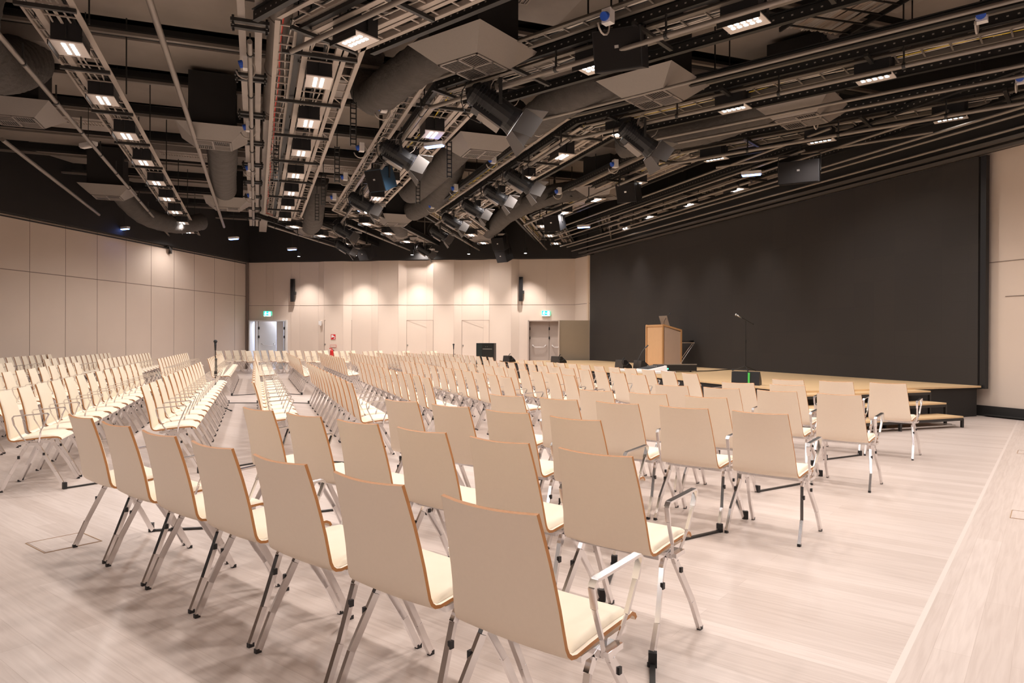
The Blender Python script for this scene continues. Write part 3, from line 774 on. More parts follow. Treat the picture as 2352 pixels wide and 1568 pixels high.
for k, (oo, zz, s0, s1_) in enumerate(((10.3, 4.95, 8.0, 23.5), (10.75, 4.80, 7.0, 24.0), (11.25, 4.86, 5.0, 24.5), (11.45, 4.72, 3.0, 24.5), (9.4, 5.0, 9.5, 22.0), (9.75, 4.9, 10.5, 22.5))):
    a5 = T1 * s0 + N1 * oo; b5 = T1 * s1_ + N1 * oo; L5 = (b5 - a5).length; mm = MB(); mm.tube([(0, 0, 0), (L5, 0, 0)], 0.024, 10)
    tag(mm.build('rig_pipe', M['pipe'], loc=(a5.x, a5.y, zz), rz=math.atan2((b5 - a5).y, (b5 - a5).x), smooth=True, autos=True), 'thin pipe running parallel above the dark screen, %s from the left' % ('third', 'fourth', 'fifth', 'sixth', 'first', 'second')[k], 'pipe', 'thin pipes beside the screen')
for k, oo in enumerate((10.05, 11.05)):
    a5 = T1 * 6.0 + N1 * oo; b5 = T1 * 24.0 + N1 * oo; L5 = (b5 - a5).length; mm = MB(); mm.box((L5 / 2, 0, 0), (L5, 0.05, 0.10)); mm.box((L5 / 2, 0, -0.055), (L5, 0.08, 0.01))
    tag(mm.build('perforated_rail', M['strut'], loc=(a5.x, a5.y, 5.15), rz=math.atan2((b5 - a5).y, (b5 - a5).x)), 'long black perforated rail parallel to the screen, %s' % ('farther from it', 'closer to it')[k], 'rail', 'perforated rails beside the screen')

# LED floodlights
def led_proto():
    t = thing('led_floodlight', 'x', 'light')
    m = MB(); m.box((0, 0, 0.145), (0.44, 0.34, 0.26)); 
    for x in (-.2, .2):
        for y in (-0.172, 0.172): m.box((x, y, 0.10), (0.012, 0.004, 0.012))
    m.build('housing', M['rig_box'], t)
    m = MB(); m.box((0, 0, 0.005), (0.48, 0.36, 0.014)); m.build('face_plate', M['led_plate'], t)
    m = MB()
    for a in range(5):
        for b in range(2): m.box((-0.15 + a * 0.075, -0.045 + b * 0.09, -0.004), (0.040, 0.044, 0.006))
    m.build('led_array', M['led'], t)
    m = MB(); m.box((0, 0.19, -0.03), (0.50, 0.012, 0.06)); m.build('glare_shield', M['black_metal'], t)
    m = MB(); m.bar((-0.24, 0, 0.05), (-0.24, 0, 0.26), 0.03, 0.008); m.bar((0.24, 0, 0.05), (0.24, 0, 0.26), 0.03, 0.008); m.build('bracket', M['black_metal'], t)
    return t
led0 = led_proto(); first = [True]
STARTS = {('middle', 0): 0.0, ('middle', 1): 1.30, ('middle', 2): 1.05, ('middle', 3): 1.5, ('middle', 4): 1.3, ('middle', 5): 2.0, ('middle', 6): 1.0}
lamp_data = bpy.data.lights.new('floodlight_lamp', 'SPOT'); lamp_data.energy = FLOOD_W; lamp_data.spot_size = R(152); lamp_data.spot_blend = 0.7
lamp_data.shadow_soft_size = 0.11; lamp_data.color = FLOOD_COL
lamp_narrow = lamp_data.copy(); lamp_narrow.spot_size = R(74); lamp_narrow.spot_blend = 1.0
lamp_rear_fill = lamp_data.copy(); lamp_rear_fill.energy = FLOOD_W * 1.35; lamp_rear_fill.spot_size = R(150)
def put_led(p, rz, label, data=None):
    t = led0 if first[0] else copy_tree(led0); first[0] = False
    t.location = (p.x, p.y, 4.93); t.rotation_euler = (0, 0, rz); t['label'] = label; t['group'] = 'LED floodlights under the trusses'
    l = bpy.data.objects.new('floodlight_lamp', data or (lamp_narrow if p.dot(N1) > 10.2 else lamp_data)); COL.objects.link(l); l.location = (p.x, p.y, 4.90)
for i, w_ in RUNS:
    a, b = run(i, w_, 0.0); L = (b - a).length; d = (b - a).normalized(); rz = math.atan2(d.y, d.x)
    if L < 1.5: continue
    if w_ == 'near':
        k = 0; x = 0.62
        while x < L - 0.3:
            p = b - d * x
            put_led(p, rz, 'LED floodlight, %s from the bend, %s, %s' % (ordn(k), PN[w_], LN[i])); k += 1; x += 2.02
    elif w_ == 'middle':
        k = 0; x = STARTS[('middle', i)]; 
        if i == 0: x = 1.0
        while x < L - 0.4:
            put_led(a + d * x, rz, 'LED floodlight, %s from near end, %s, %s' % (ordn(k), PN[w_], LN[i])); k += 1; x += 2.02
    else:
        k = 0; x = 0.7
        while x < L - 0.3:
            put_led(a + d * x, rz, 'LED floodlight, %s from the bend, %s, %s' % (ordn(k), PN[w_], LN[i])); k += 1; x += 2.02
k = 0
for mm_ in (-3.4,):          # unseen lamps added above and behind the viewpoint to light chair backs
    for uu in (-9.0, -6.4, -3.8, -1.2, 1.4, 4.0, 6.6):
        p = N2 * mm_ - T2 * uu
        if p.dot(N1) > 9.0 or p.dot(N1) < -9.5: continue
        put_led(p, math.atan2(-T2.y, -T2.x), 'unseen added fill floodlight above the viewpoint, %s counted from the left' % ordn(k), lamp_rear_fill); k += 1
# deck beams, ducts between them, extra long services
def strip(nm, s, o0, o1, z, wy, hz, m_, ang_n=N1, label=None, cat=None, group=None):
    a = T1 * s + N1 * o0; b = T1 * s + N1 * o1; mm = MB(); L = (b - a).length
    mm.box((L / 2, 0, 0), (L, wy, hz)); o = mm.build(nm, m_, loc=(a.x, a.y, z), rz=math.atan2((b - a).y, (b - a).x))
    return o
bk = 0
for k in range(15):
    s = 1.0 + k * 2.15
    o = strip('trim_%d' % (20 + bk), s, -8.5, 11.2, 6.42, 1.30, 0.22, M['deck']); struct(o); bk += 1
    o = strip('trim_%d' % (20 + bk), s + 1.1, -8.5, 11.2, 6.30, 0.16, 0.16, M['black_paint']); struct(o); bk += 1
    o = strip('service_pipe', s + 0.32, -8.0, 11.0, 5.95, 0.07, 0.05, M['pipe']); tag(o, 'thin grey service rail across the deck, %s from the camera' % ordn(k), 'rail', 'service rails across the deck')
    o = strip('service_pipe', s + 0.62, -8.0, 11.0, 6.1, 0.05, 0.05, M['black_metal']); tag(o, 'thin black service rail across the deck, %s from the camera' % ordn(k), 'rail', 'black service rails across the deck')
ducts = [(7.0, -5.5, 1.5), (9.1, -1.2, 4.2), (9.1, -7.2, -3.4), (13.4, -5.0, -2.9), (13.4, 1.4, 3.8), (17.6, -4.6, -2.6), (19.8, -3.0, -0.2), (19.8, 1.2, 3.6), (24.1, -1.0, 3.4), (7.0, 3.4, 8.6), (11.2, 4.3, 8.0), (15.6, 5.0, 8.5)]
for k, (s, o0, o1) in enumerate(ducts):
    a = T1 * s + N1 * o0; b = T1 * s + N1 * o1; L = (b - a).length
    t = thing('supply_duct', 'flat grey metal duct between the deck beams, %s from the camera' % ordn(k), 'duct', (a.x, a.y, 6.15), math.atan2((b - a).y, (b - a).x), 'flat ducts between the beams')
    m = MB(); m.box((L / 2, 0, 0), (L, 0.95, 0.34)); 
    m.build('duct_body', M['duct_metal'], t)
    for g in range(max(1, int(L / 2.4))):
        xg = L * (g + 0.5) / max(1, int(L / 2.4)); m = MB()
        m.box((xg, -0.28, -0.178), (1.36, 0.03, 0.012)); m.box((xg, -0.02, -0.178), (1.36, 0.03, 0.012))
        for x in (-0.68, 0.68): m.box((xg + x, -0.15, -0.178), (0.03, 0.28, 0.012))
        for x in range(22): m.box((xg - 0.64 + x * 0.061, -0.15, -0.178), (0.022, 0.25, 0.012))
        m.build('grille', M['tray'], t)
# big round pipe, flat channel and twin beam running parallel to the screen on the left
for nm, a, b, z, kind, lab in (('round_duct', (-2.92, 8.8), (-8.9, 24.6), 5.62, 'pipe', 'wide grey round duct running away to the left of the central trusses'),
                               ('steel_channel', (-4.55, 13.1), (-9.6, 26.8), 5.45, 'flat', 'pale flat steel channel running away left of the central trusses'),
                               ('ceiling_pipe', (-3.9, 7.4), (-9.6, 23.2), 5.0, 'thin', 'thin grey pipe between the leftmost and central trusses'),
                               ('ceiling_pipe', (-9.3, 12.7), (-12.1, 20.4), 4.9, 'thin', 'thin grey pipe close to the left wall')):
    a, b = Vector(a), Vector(b); L = (b - a).length; m = MB()
    if kind == 'pipe':
        m.tube([(0, 0, 0), (L, 0, 0)], 0.15, 18)
        for x in range(int(L / 2)): m.tube([(x * 2 + .5, 0, 0), (x * 2 + .56, 0, 0)], 0.165, 18)
    elif kind == 'flat': m.box((L / 2, 0, 0), (L, 0.26, 0.12))
    else: m.tube([(0, 0, 0), (L, 0, 0)], 0.04, 12)
    tag(m.build(nm, M['duct_metal'] if kind != 'thin' else M['pipe'], loc=(a.x, a.y, z), rz=math.atan2((b - a).y, (b - a).x), smooth=(kind != 'flat'), autos=(kind != 'flat')), lab, 'pipe' if kind != 'flat' else 'channel')
a, b = Vector((-3.1, 8.2)), Vector((-9.2, 24.8)); L = (b - a).length
t = thing('twin_rail_beam', 'grey twin rail beam with clamps running away beside the central trusses', 'beam', (a.x, a.y, 5.35), math.atan2((b - a).y, (b - a).x))
m = MB(); m.box((L / 2, -0.10, 0), (L, 0.09, 0.12)); m.box((L / 2, 0.10, 0), (L, 0.09, 0.12)); m.build('rails', M['duct_metal'], t)
m = MB()
for k in range(9):
    x = 0.6 + k * 1.9; m.box((x, 0, -0.08), (0.07, 0.46, 0.04)); m.box((x + 0.2, 0, -0.08), (0.07, 0.46, 0.04))
    for y in (-.2, .2): m.cyl((x, y, -0.14), 0.015, 0.12, 8); m.cyl((x + .2, y, -0.14), 0.015, 0.12, 8)
m.build('clamps', M['black_metal'], t)

# air diffusers: black plenum box, grey inverted hood, four-way grille
def diffuser(x, y, rz, label, s=1.0, box_h=1.0, dark=False):
    t = thing('air_diffuser', label, 'air diffuser', (x, y, 4.98), rz, 'square air diffusers')
    a, b, h = 0.62 * s, 0.34 * s, 0.24 * s
    m = MB()
    vs = [(sx * a, sy * a, h) for sx, sy in ((-1, -1), (1, -1), (1, 1), (-1, 1))] + [(sx * b, sy * b, 0.0) for sx, sy in ((-1, -1), (1, -1), (1, 1), (-1, 1))]
    m.add(vs, [(0, 4, 5, 1), (1, 5, 6, 2), (2, 6, 7, 3), (3, 7, 4, 0), (0, 1, 2, 3)]); m.build('hood', M['hood'], t)
    m = MB(); m.box((0, 0, h + box_h / 2 + 0.003), (0.84 * s, 0.84 * s, box_h)); m.build('plenum_box', M['black_paint'], t)
    m = MB(); f = b - 0.02
    m.box((0, 0, 0.004), (2 * b, 2 * b, 0.004), 1)
    for q in (-1, 0, 1): m.box((q * f, 0, -0.006), (0.03, 2 * f + .03, 0.016)); m.box((0, q * f, -0.006), (2 * f + .03, 0.03, 0.016))
    n = 8
    for qx in (-1, 1):
        for qy in (-1, 1):
            for k in range(n):
                u = (k + 0.5) / n * (f - 0.03) + 0.015
                if qx * qy > 0: m.box((qx * f / 2, qy * u, -0.004), (f - 0.03, 0.013, 0.006), 0, mat=Matrix.Rotation(R(50), 3, 'X'))
                else: m.box((qx * u, qy * f / 2, -0.004), (0.013, f - 0.03, 0.006), 0, mat=Matrix.Rotation(R(50), 3, 'Y'))
    m.build('grille', [M['hood'], M['black_paint']], t)
    for sx in (-1, 1):
        m = MB(); m.box((sx * .38 * s, 0, h + box_h + 0.1), (0.02, 0.02, 0.25)); m.build('hanger', M['black_metal'], t)
a1 = math.atan2(N1.y, N1.x); a2 = math.atan2(-T2.y, -T2.x)
DF = [(-0.56, 9.94, a2 + R(3), 'largest, nearest square air diffuser with grey hood hanging above the near seats', 1.05),
      (2.26, 11.25, a2, 'square air diffuser right beside the big black loudspeaker', 1.05),
      (-6.01, 14.0, a1, 'square air diffuser between the two left-hand trusses, nearer one', 1.0),
      (-8.56, 20.93, a1, 'square air diffuser between the two left-hand trusses, farther one', 1.0),
      (-0.66, 14.64, a1, 'square air diffuser in the middle above the second thick duct', 1.0),
      (-3.95, 23.65, a1, 'square air diffuser hanging at the far end of the thick ducts', 1.0),
      (2.53, 19.05, a2, 'square air diffuser beside the black loudspeaker in the middle distance', 1.0),
      (5.1, 12.33, a2, 'dark square air diffuser on the right above the stage corner', 1.05),
      (-8.89, 12.51, a1, 'square air diffuser cut by the left edge of the view', 1.0),
      (-11.2, 19.3, a1, 'square air diffuser close to the left wall', 1.0),
      (-7.6, 26.4, a1, 'square air diffuser near the back wall on the left', 1.0),
      (-4.3, 27.6, a1, 'square air diffuser near the middle of the back wall', 1.0),
      (-1.1, 27.6, a1, 'square air diffuser near the right end of the back wall', 1.0)]
for x, y, rz, lab, s in DF: diffuser(x * 0.949, y * 0.949, rz, lab, s * 0.97)
def smooth_path(pts, n=5):
    P = [Vector(p) for p in pts]; out = []
    for i in range(len(P) - 1):
        p0 = P[max(0, i - 1)]; p1 = P[i]; p2 = P[i + 1]; p3 = P[min(len(P) - 1, i + 2)]
        for k in range(n):
            t = k / n; out.append(0.5 * ((2 * p1) + (-p0 + p2) * t + (2 * p0 - 5 * p1 + 4 * p2 - p3) * t * t + (-p0 + 3 * p1 - 3 * p2 + p3) * t ** 3))
    out.append(P[-1]); return out
def flex_duct(pts, r, label):
    P = smooth_path([Vector((p[0] * 0.949, p[1] * 0.949, 1.3 + (p[2] - 1.3) * 0.949)) for p in pts], 8); 
    # resample to get soft rings
    m = MB(); rr = []; Q = []
    for i in range(len(P) - 1):
        a, b = P[i], P[i + 1]; n = max(2, int((b - a).length / 0.09))
        for k in range(n): Q.append(a + (b - a) * (k / n))
    Q.append(P[-1])
    for i in range(len(Q)): rr.append(r * (1.0 + (0.035 if i % 4 == 0 else 0.0) + random.uniform(-.008, .008)))
    c = Q[0]; m.tube([q - c for q in Q], rr, 20)
    tag(m.build('flexible_duct', M['duct_cloth'], loc=c, smooth=True), label, 'duct', 'thick flexible air ducts')
flex_duct([(-0.75, 10.35, 5.75), (-1.3, 10.9, 5.7), (-2.0, 11.7, 5.6), (-2.5, 12.55, 5.65), (-2.75, 12.9, 6.1), (-2.7, 12.9, 6.6)], 0.30, 'thick grey flexible duct coming from the nearest air diffuser')
flex_duct([(1.85, 11.35, 5.6), (1.2, 11.7, 5.5), (0.6, 12.7, 5.45), (0.2, 13.9, 5.5), (0.0, 14.5, 6.0)], 0.29, 'thick grey flexible duct behind the big black loudspeaker')
flex_duct([(-0.95, 15.2, 5.7), (-1.5, 16.6, 5.6), (-2.2, 18.3, 5.5), (-2.9, 19.9, 5.5), (-3.1, 20.4, 6.1)], 0.30, 'thick grey flexible duct below the middle air diffuser')
flex_duct([(-1.45, 17.8, 6.3), (-1.7, 18.9, 5.8), (-2.4, 21.3, 5.6), (-3.3, 23.3, 5.6)], 0.32, 'thick grey flexible duct parallel behind the middle one')
flex_duct([(-6.15, 14.6, 5.7), (-6.5, 15.6, 5.5), (-7.4, 17.8, 5.45), (-8.3, 20.1, 5.6)], 0.30, 'thick grey flexible duct hanging between the two left-hand diffusers')
flex_duct([(-6.1, 21.8, 6.3), (-6.5, 22.8, 5.6), (-7.0, 24.4, 5.4), (-7.5, 25.9, 5.5)], 0.32, 'thick grey flexible duct near the back wall left of centre')
flex_duct([(2.9, 18.8, 5.7), (2.0, 19.4, 5.5), (1.1, 20.3, 5.5), (0.3, 22.1, 5.5), (-0.3, 23.9, 5.5)], 0.27, 'long thin grey flexible duct in the middle distance right')
flex_duct([(4.75, 12.7, 5.6), (4.0, 13.7, 5.5), (3.2, 14.4, 5.5), (2.4, 15.2, 5.55)], 0.27, 'grey flexible duct leading left from the dark diffuser on the right')
flex_duct([(-8.4, 12.0, 6.1), (-8.3, 11.5, 5.8), (-8.2, 10.9, 5.6), (-7.9, 10.0, 5.7), (-7.5, 9.6, 6.3)], 0.42, 'thick grey flexible duct at the upper left edge of the view')
flex_duct([(-4.1, 24.0, 5.9), (-4.2, 25.5, 5.5), (-4.3, 27.0, 5.6)], 0.34, 'short grey flexible duct under the far diffuser')
flex_duct([(-11.3, 19.8, 5.6), (-11.4, 21.5, 5.1), (-11.3, 23.4, 5.1), (-11.0, 24.6, 5.4)], 0.27, 'grey flexible duct sagging along the left wall')
flex_duct([(0.4, 21.5, 5.7), (-0.3, 24.0, 5.5), (-0.9, 27.0, 5.5)], 0.28, 'grey flexible duct leading to the rightmost far diffuser')

# theatre spotlights with barn doors
def cable_loop(parent, c, r, m_, n=9, th=0.012):
    m = MB(); pts = []
    for k in range(n + 1):
        a = math.pi * (0.1 + 1.3 * k / n); pts.append((c[0] + r * math.cos(a), c[1], c[2] - r * math.sin(a) * 1.1))
    m.tube(pts, th, 5); m.build('cable', m_, parent, smooth=True)
def spotlight(loc, az, tilt, s, label):
    """az: plan direction of the beam; tilt: degrees below horizontal"""
    best = None
    for pa, pb in PIPES:
        d = pb - pa; k = max(0.03, min(0.97, (Vector(loc[:2]) - pa).dot(d) / d.length_squared)); q = pa + d * k; dist = (q - Vector(loc[:2])).length
        if best is None or dist < best[0]: best = (dist, q)
    top = DECKZ
    if best[0] < 0.9: loc = (best[1].x, best[1].y, loc[2]); top = 4.84
    t = thing('stage_spotlight', label, 'spotlight', loc, az, 'theatre spotlights with barn doors')
    rot = Matrix.Rotation(R(tilt), 3, 'Y')
    def T(p): return rot @ (Vector(p) * s)
    m = MB(); m.tube([T((-0.34, 0, 0)), T((-0.30, 0, 0)), T((-0.12, 0, 0)), T((0.16, 0, 0)), T((0.22, 0, 0))], [0.07 * s, 0.12 * s, 0.135 * s, 0.135 * s, 0.15 * s], 16)
    for k in range(7): m.tube([T((-0.26 + k * 0.035, 0, 0)), T((-0.25 + k * 0.035, 0, 0))], 0.15 * s, 16)
    m.box(T((-0.05, 0, -0.13)), (0.34 * s, 0.16 * s, 0.07 * s), 0, mat=rot); m.build('body', M['black_plastic'], t)
    m = MB(); m.box(T((0.0, 0, -0.175)), (0.26 * s, 0.17 * s, 0.02 * s), 0, mat=rot); m.build('control_panel', M['hood'], t)
    m = MB(); m.tube([T((0.22, 0, 0)), T((0.235, 0, 0))], 0.13 * s, 16); m.build('lens', mat_lens, t)
    m = MB(); 
    for sy in (-1, 1): m.bar(T((0, 0.19 * sy, 0)), (0, 0.19 * sy * s, 0.26 * s), 0.035 * s, 0.012 * s)
    m.bar((0, -0.19 * s, 0.26 * s), (0, 0.19 * s, 0.26 * s), 0.04 * s, 0.014 * s); m.build('yoke', M['black_metal'], t)
    m = MB(); m.cyl((0, 0, 0.26 * s), 0.015, max(0.05, top - loc[2] - 0.26 * s), 8); m.box((0, 0, 4.86 - loc[2]), (0.08, 0.10, 0.10)); m.build('hook_clamp', M['grey_metal'], t)
    cable_loop(t, (-0.15 * s, 0.1, 0.15), 0.22 * s, M['cable_black'], th=0.008); cable_loop(t, (0.1, -0.1, 0.22), 0.16 * s, M['cable_white'], th=0.006)
    x0 = 0.24; 
    for k, (ax, sg) in enumerate((('z', -1), ('z', 1), ('y', -1), ('y', 1))):
        m = MB(); e = 0.14; fl = 0.09; L_ = 0.21
        if ax == 'z': q = [(x0, -e, sg * e), (x0, e, sg * e), (x0 + L_, e + fl * .6, sg * (e + fl)), (x0 + L_, -e - fl * .6, sg * (e + fl))]
        else: q = [(x0, sg * e, -e), (x0, sg * e, e), (x0 + L_, sg * (e + fl), e * .8), (x0 + L_, sg * (e + fl), -e * .8)]
        P = [T(p) for p in q]; nn = (P[1] - P[0]).cross(P[2] - P[1]).normalized() * 0.004
        m.add([p + nn for p in P] + [p - nn for p in P], [(0, 1, 2, 3), (7, 6, 5, 4), (0, 4, 5, 1), (1, 5, 6, 2), (2, 6, 7, 3), (3, 7, 4, 0)])
        m.build('barn_door', M['barn'], t)
M['barn'] = mat('barn_door_metal', (0.11, 0.10, 0.095), 0.55, 0.2); mat_lens = mat('lens_glass', (0.05, 0.05, 0.06), 0.08, 0.0, 0.8)
SP = [(-0.15, 9.95, 4.55, 12, 33, 1.35, 'largest black spotlight with open barn doors hanging under the nearest pipe'),
      (-1.95, 12.7, 4.62, 12, 30, 1.15, 'black spotlight above the bluish loudspeaker'),
      (2.58, 12.1, 4.60, 12, 35, 1.15, 'black spotlight with silvery barn doors right of the white emergency lamp'),
      (0.50, 14.8, 4.62, 12, 30, 1.1, 'black spotlight in the middle distance, first on the fifth rig line'),
      (0.10, 16.3, 4.62, 12, 30, 1.0, 'black spotlight in the middle distance, second on the fifth rig line'),
      (-0.45, 18.0, 4.62, 12, 30, 1.0, 'black spotlight in the middle distance, third on the fifth rig line'),
      (-1.15, 19.9, 4.62, 12, 30, 1.0, 'black spotlight in the middle distance, fourth on the fifth rig line'),
      (-1.80, 22.0, 4.62, 12, 30, 1.0, 'black spotlight in the middle distance, fifth on the fifth rig line'),
      (-3.3, 26.2, 4.62, 12, 30, 1.0, 'black spotlight low before the back wall right of centre'),
      (-3.65, 17.1, 4.62, 12, 30, 1.1, 'black spotlight with small blue display on the fourth rig line'),
      (-5.35, 21.6, 4.62, 12, 30, 1.05, 'black spotlight near the thick ducts on the fourth rig line, farther one'),
      (-6.1, 25.4, 4.62, 12, 30, 1.05, 'black spotlight with bright barn doors before the back wall'),
      (-12.0, 24.6, 4.60, -100, 50, 0.7, 'small silvery spotlight above the left wall')]
for x, y, z, az, tilt, s, lab in SP: spotlight((x, y, z), R(az), tilt, s, lab)

def loudspeaker(loc, rz, tilt, dims, label, front=None, body=None):
    t = thing('loudspeaker', label, 'loudspeaker', loc, rz, 'black loudspeakers hung from the rig')
    rot = Matrix.Rotation(R(tilt), 3, 'Y'); w_, d_, h_ = dims                 # front faces +x
    m = MB(); m.box((0, 0, 0), (d_, w_, h_), 0, mat=rot); m.build('cabinet', body or M['black_plastic'], t)
    m = MB(); m.box(rot @ Vector((d_ / 2 + 0.008, 0, 0)), (0.012, w_ * 0.95, h_ * 0.94), 0, mat=rot); m.build('front_grille', front or M['speaker_front'], t)
    m = MB(); m.box(rot @ Vector((d_ / 2 + 0.017, 0.0, 0.03)), (0.004, 0.05, 0.035), 0, mat=rot); m.build('badge', M['silver'], t)
    m = MB(); 
    for sy in (-1, 1): m.bar((0, sy * (w_ / 2 + 0.012), 0), (0, sy * (w_ / 2 + 0.012), h_ / 2 + 0.12), 0.05, 0.010)
    m.bar((0, -w_ / 2, h_ / 2 + 0.12), (0, w_ / 2, h_ / 2 + 0.12), 0.06, 0.012); m.box((0, 0, (h_ / 2 + 0.12 + DECKZ - loc[2]) / 2), (0.05, 0.05, DECKZ - 0.02 - loc[2] - h_ / 2 - 0.12)); m.build('bracket', M['black_metal'], t)
SPK = [((1.35, 8.75, 4.93), -112, 18, (0.60, 0.42, 0.48), 'largest black loudspeaker hanging beside the square air diffuser'),
       ((-2.82, 14.9, 4.72), -118, 25, (0.44, 0.42, 0.46), 'bluish loudspeaker hanging tilted under the fourth rig line'),
       ((5.55, 13.5, 4.55), -118, 8, (0.74, 0.35, 0.42), 'wide black loudspeaker hanging high before the dark screen'),
       ((2.70, 16.2, 4.75), -120, 22, (0.46, 0.42, 0.44), 'black loudspeaker beside the small diffuser in the middle distance'),
       ((1.22, 20.3, 4.72), -120, 22, (0.50, 0.42, 0.46), 'black loudspeaker farther along the same rig line'),
       ((-0.42, 25.0, 4.75), -120, 22, (0.50, 0.42, 0.46), 'upper of two black loudspeakers before the back wall on the right'),
       ((-0.32, 26.9, 4.55), -130, 25, (0.52, 0.42, 0.46), 'lower of two black loudspeakers before the back wall on the right'),
       ((-5.65, 27.0, 4.62), -130, 25, (0.60, 0.42, 0.46), 'black loudspeaker low before the back wall left of centre')]
for k, (loc, rz, tilt, dm, lab) in enumerate(SPK):
    loudspeaker(loc, R(rz), tilt, dm, lab, body=M['speaker_blue'] if k == 1 else None)

# power sockets with blue lids, small cable loops, white and blue lamps, hanging rack strips
k = 0
for i, w_, xs in ((2, 'middle', (1.5, 4.6, 7.8, 11)), (3, 'middle', (1.2, 3.8, 6.5, 9)), (4, 'middle', (0.4, 3.0, 6.0, 8.5)), (5, 'middle', (1.5, 4.5)), (3, 'near', (6.2, 10.5)), (4, 'near', (3.0, 6.5)), (5, 'near', (1.6, 4.4))):
    a, b = run(i, w_, -0.95 if w_ == 'middle' else -0.75); L = (b - a).length; d = (b - a).normalized()
    for j, x in enumerate(xs):
        if x > L: continue
        p = a + d * x
        t = thing('power_socket', 'blue and white power socket, %s along the %s, %s' % (ordn(j), PN[w_], LN[i]), 'socket', (p.x, p.y, ZT + 0.02), math.atan2(d.y, d.x) + R(90), 'blue power sockets on the rig')
        m = MB(); m.box((0, 0, 0), (0.10, 0.12, 0.17)); m.build('box', M['white'], t)
        m = MB(); m.tube([(0.05, 0, -0.01), (0.10, 0, -0.03)], 0.052, 12); m.build('lid', M['blue'], t)
        cable_loop(t, (0.02, -0.05, -0.06), 0.13, M['cable_white']); k += 1
for (x, y, z, lab, bl) in ((-8.14, 13.37, 5.0, 'small white tube lamp hanging beside the leftmost truss', 0), (2.0, 12.34, 4.95, 'small white emergency lamp hanging in front of the duct', 0), (-3.2, 27.0, 4.75, 'small white lamp before the back wall', 0),
                       (5.0, 14.6, 4.8, 'small blue-glowing lamp right of the white emergency lamp', 1), (-12.2, 21.9, 4.75, 'small blue-glowing lamp above the left wall', 1), (-9.6, 24.0, 4.75, 'small blue-glowing lamp before the back left corner', 1), (-8.6, 27.2, 4.8, 'small blue-glowing lamp above the open door', 1),
                       (-1.45, 12.9, 4.9, 'small blue-glowing lamp under the fourth rig line', 1), (-4.0, 18.8, 4.8, 'small blue-glowing lamp beside the far spotlights', 1), (2.2, 21.5, 4.8, 'small blue-glowing lamp in the far distance right', 1)):
    t = thing('hanging_lamp', lab, 'lamp', (x, y, z), R(-25), 'small hanging lamps')
    m = MB(); m.box((0, 0, 0), (0.40, 0.11, 0.07)); m.build('body', M['white'], t)
    m = MB(); m.box((0, 0, -0.045), (0.36, 0.09, 0.022)); m.build('diffuser', M['led_blue'] if bl else M['glass'], t)
    m = MB(); m.cyl((0, 0, 0.03), 0.006, DECKZ - z - 0.03, 6); m.build('wire', M['black_metal'], t)
for k, (i, x, sd_) in enumerate(((2, 2.2, .66), (2, 5.0, .70), (2, 7.6, .66), (2, 9.9, .70), (2, 5.6, -.45), (3, 2.4, .6), (3, 5.2, .6))):
    a, b = run(i, 'middle', sd_); d = (b - a).normalized(); p = a + d * x
    t = thing('rack_strip', 'black slotted hanging strip, %s along the central trusses' % ordn(k), 'strip', (p.x, p.y, 4.45), math.atan2(d.y, d.x), 'black slotted hanging strips')
    m = MB(); m.box((0, -0.045, 0.35), (0.02, 0.018, 0.72)); m.box((0, 0.045, 0.35), (0.02, 0.018, 0.72))
    for q in range(9): m.box((0, 0, 0.02 + q * 0.083), (0.02, 0.09, 0.022))
    m.build('slotted_rails', M['black_metal'], t)
    m = MB(); m.box((0, 0, (0.70 + DECKZ - 4.45) / 2), (0.015, 0.015, DECKZ - 4.45 - 0.70)); m.build('hanger', M['black_metal'], t)
# cable bundles and wire basket at the upper right
t = thing('cable_basket', 'dark wire basket overflowing with beige, white and orange cables at the upper right', 'cable basket', (4.6, 8.6, 5.65), R(-75))
m = MB()
for x in range(9): m.bar((x * 0.3 - 1.2, -0.5, 0), (x * 0.3 - 1.2, 0.5, 0), 0.02, 0.02)
for y in (-0.5, 0.5): m.bar((-1.4, y, 0.02), (1.4, y, 0.02), 0.03, 0.06)
m.build('basket', M['black_metal'], t)
for q, c in cable_lines(2.8, -0.42, 0.42, 0.06, [(M['cable_white'], 22), (mat('cable_beige', (0.42, 0.33, 0.26), 0.6), 22)], 0.016):
    q.v = [(v[0] - 1.4, v[1], v[2]) for v in q.v]; tag(q.build('cables', c, t), kind='stuff')
m = MB()
for k in range(4): m.tube(smooth_path([(0.8, 0.3 + k * .03, 0.06), (1.1, 0.36 + k * .03, 0.0), (1.2, 0.40 + k * .03, -0.25), (1.15, 0.42 + k * .03, -0.5)], 4), 0.012, 5)
tag(m.build('orange_cables', M['cable_orange'], t), kind='stuff')
t = thing('cable_riser', 'upright wire rack of white cables at the top right corner', 'cable rack', (6.3, 9.2, 5.3), R(-60))
m = MB()
for k in range(7): m.box((0, 0, k * 0.18), (0.02, 0.5, 0.02))
for y in (-.25, .25): m.box((0, y, 0.6), (0.02, 0.02, 1.3))
m.build('rack', M['black_metal'], t)
m = MB()
for k in range(14): m.tube([(0.03, -0.2 + k * 0.03, 0), (0.03 + random.uniform(-.01, .01), -0.2 + k * 0.03, 0.6), (0.03, -0.2 + k * 0.03, 1.25)], 0.012, 5)
tag(m.build('cables', M['cable_white'], t), kind='stuff')

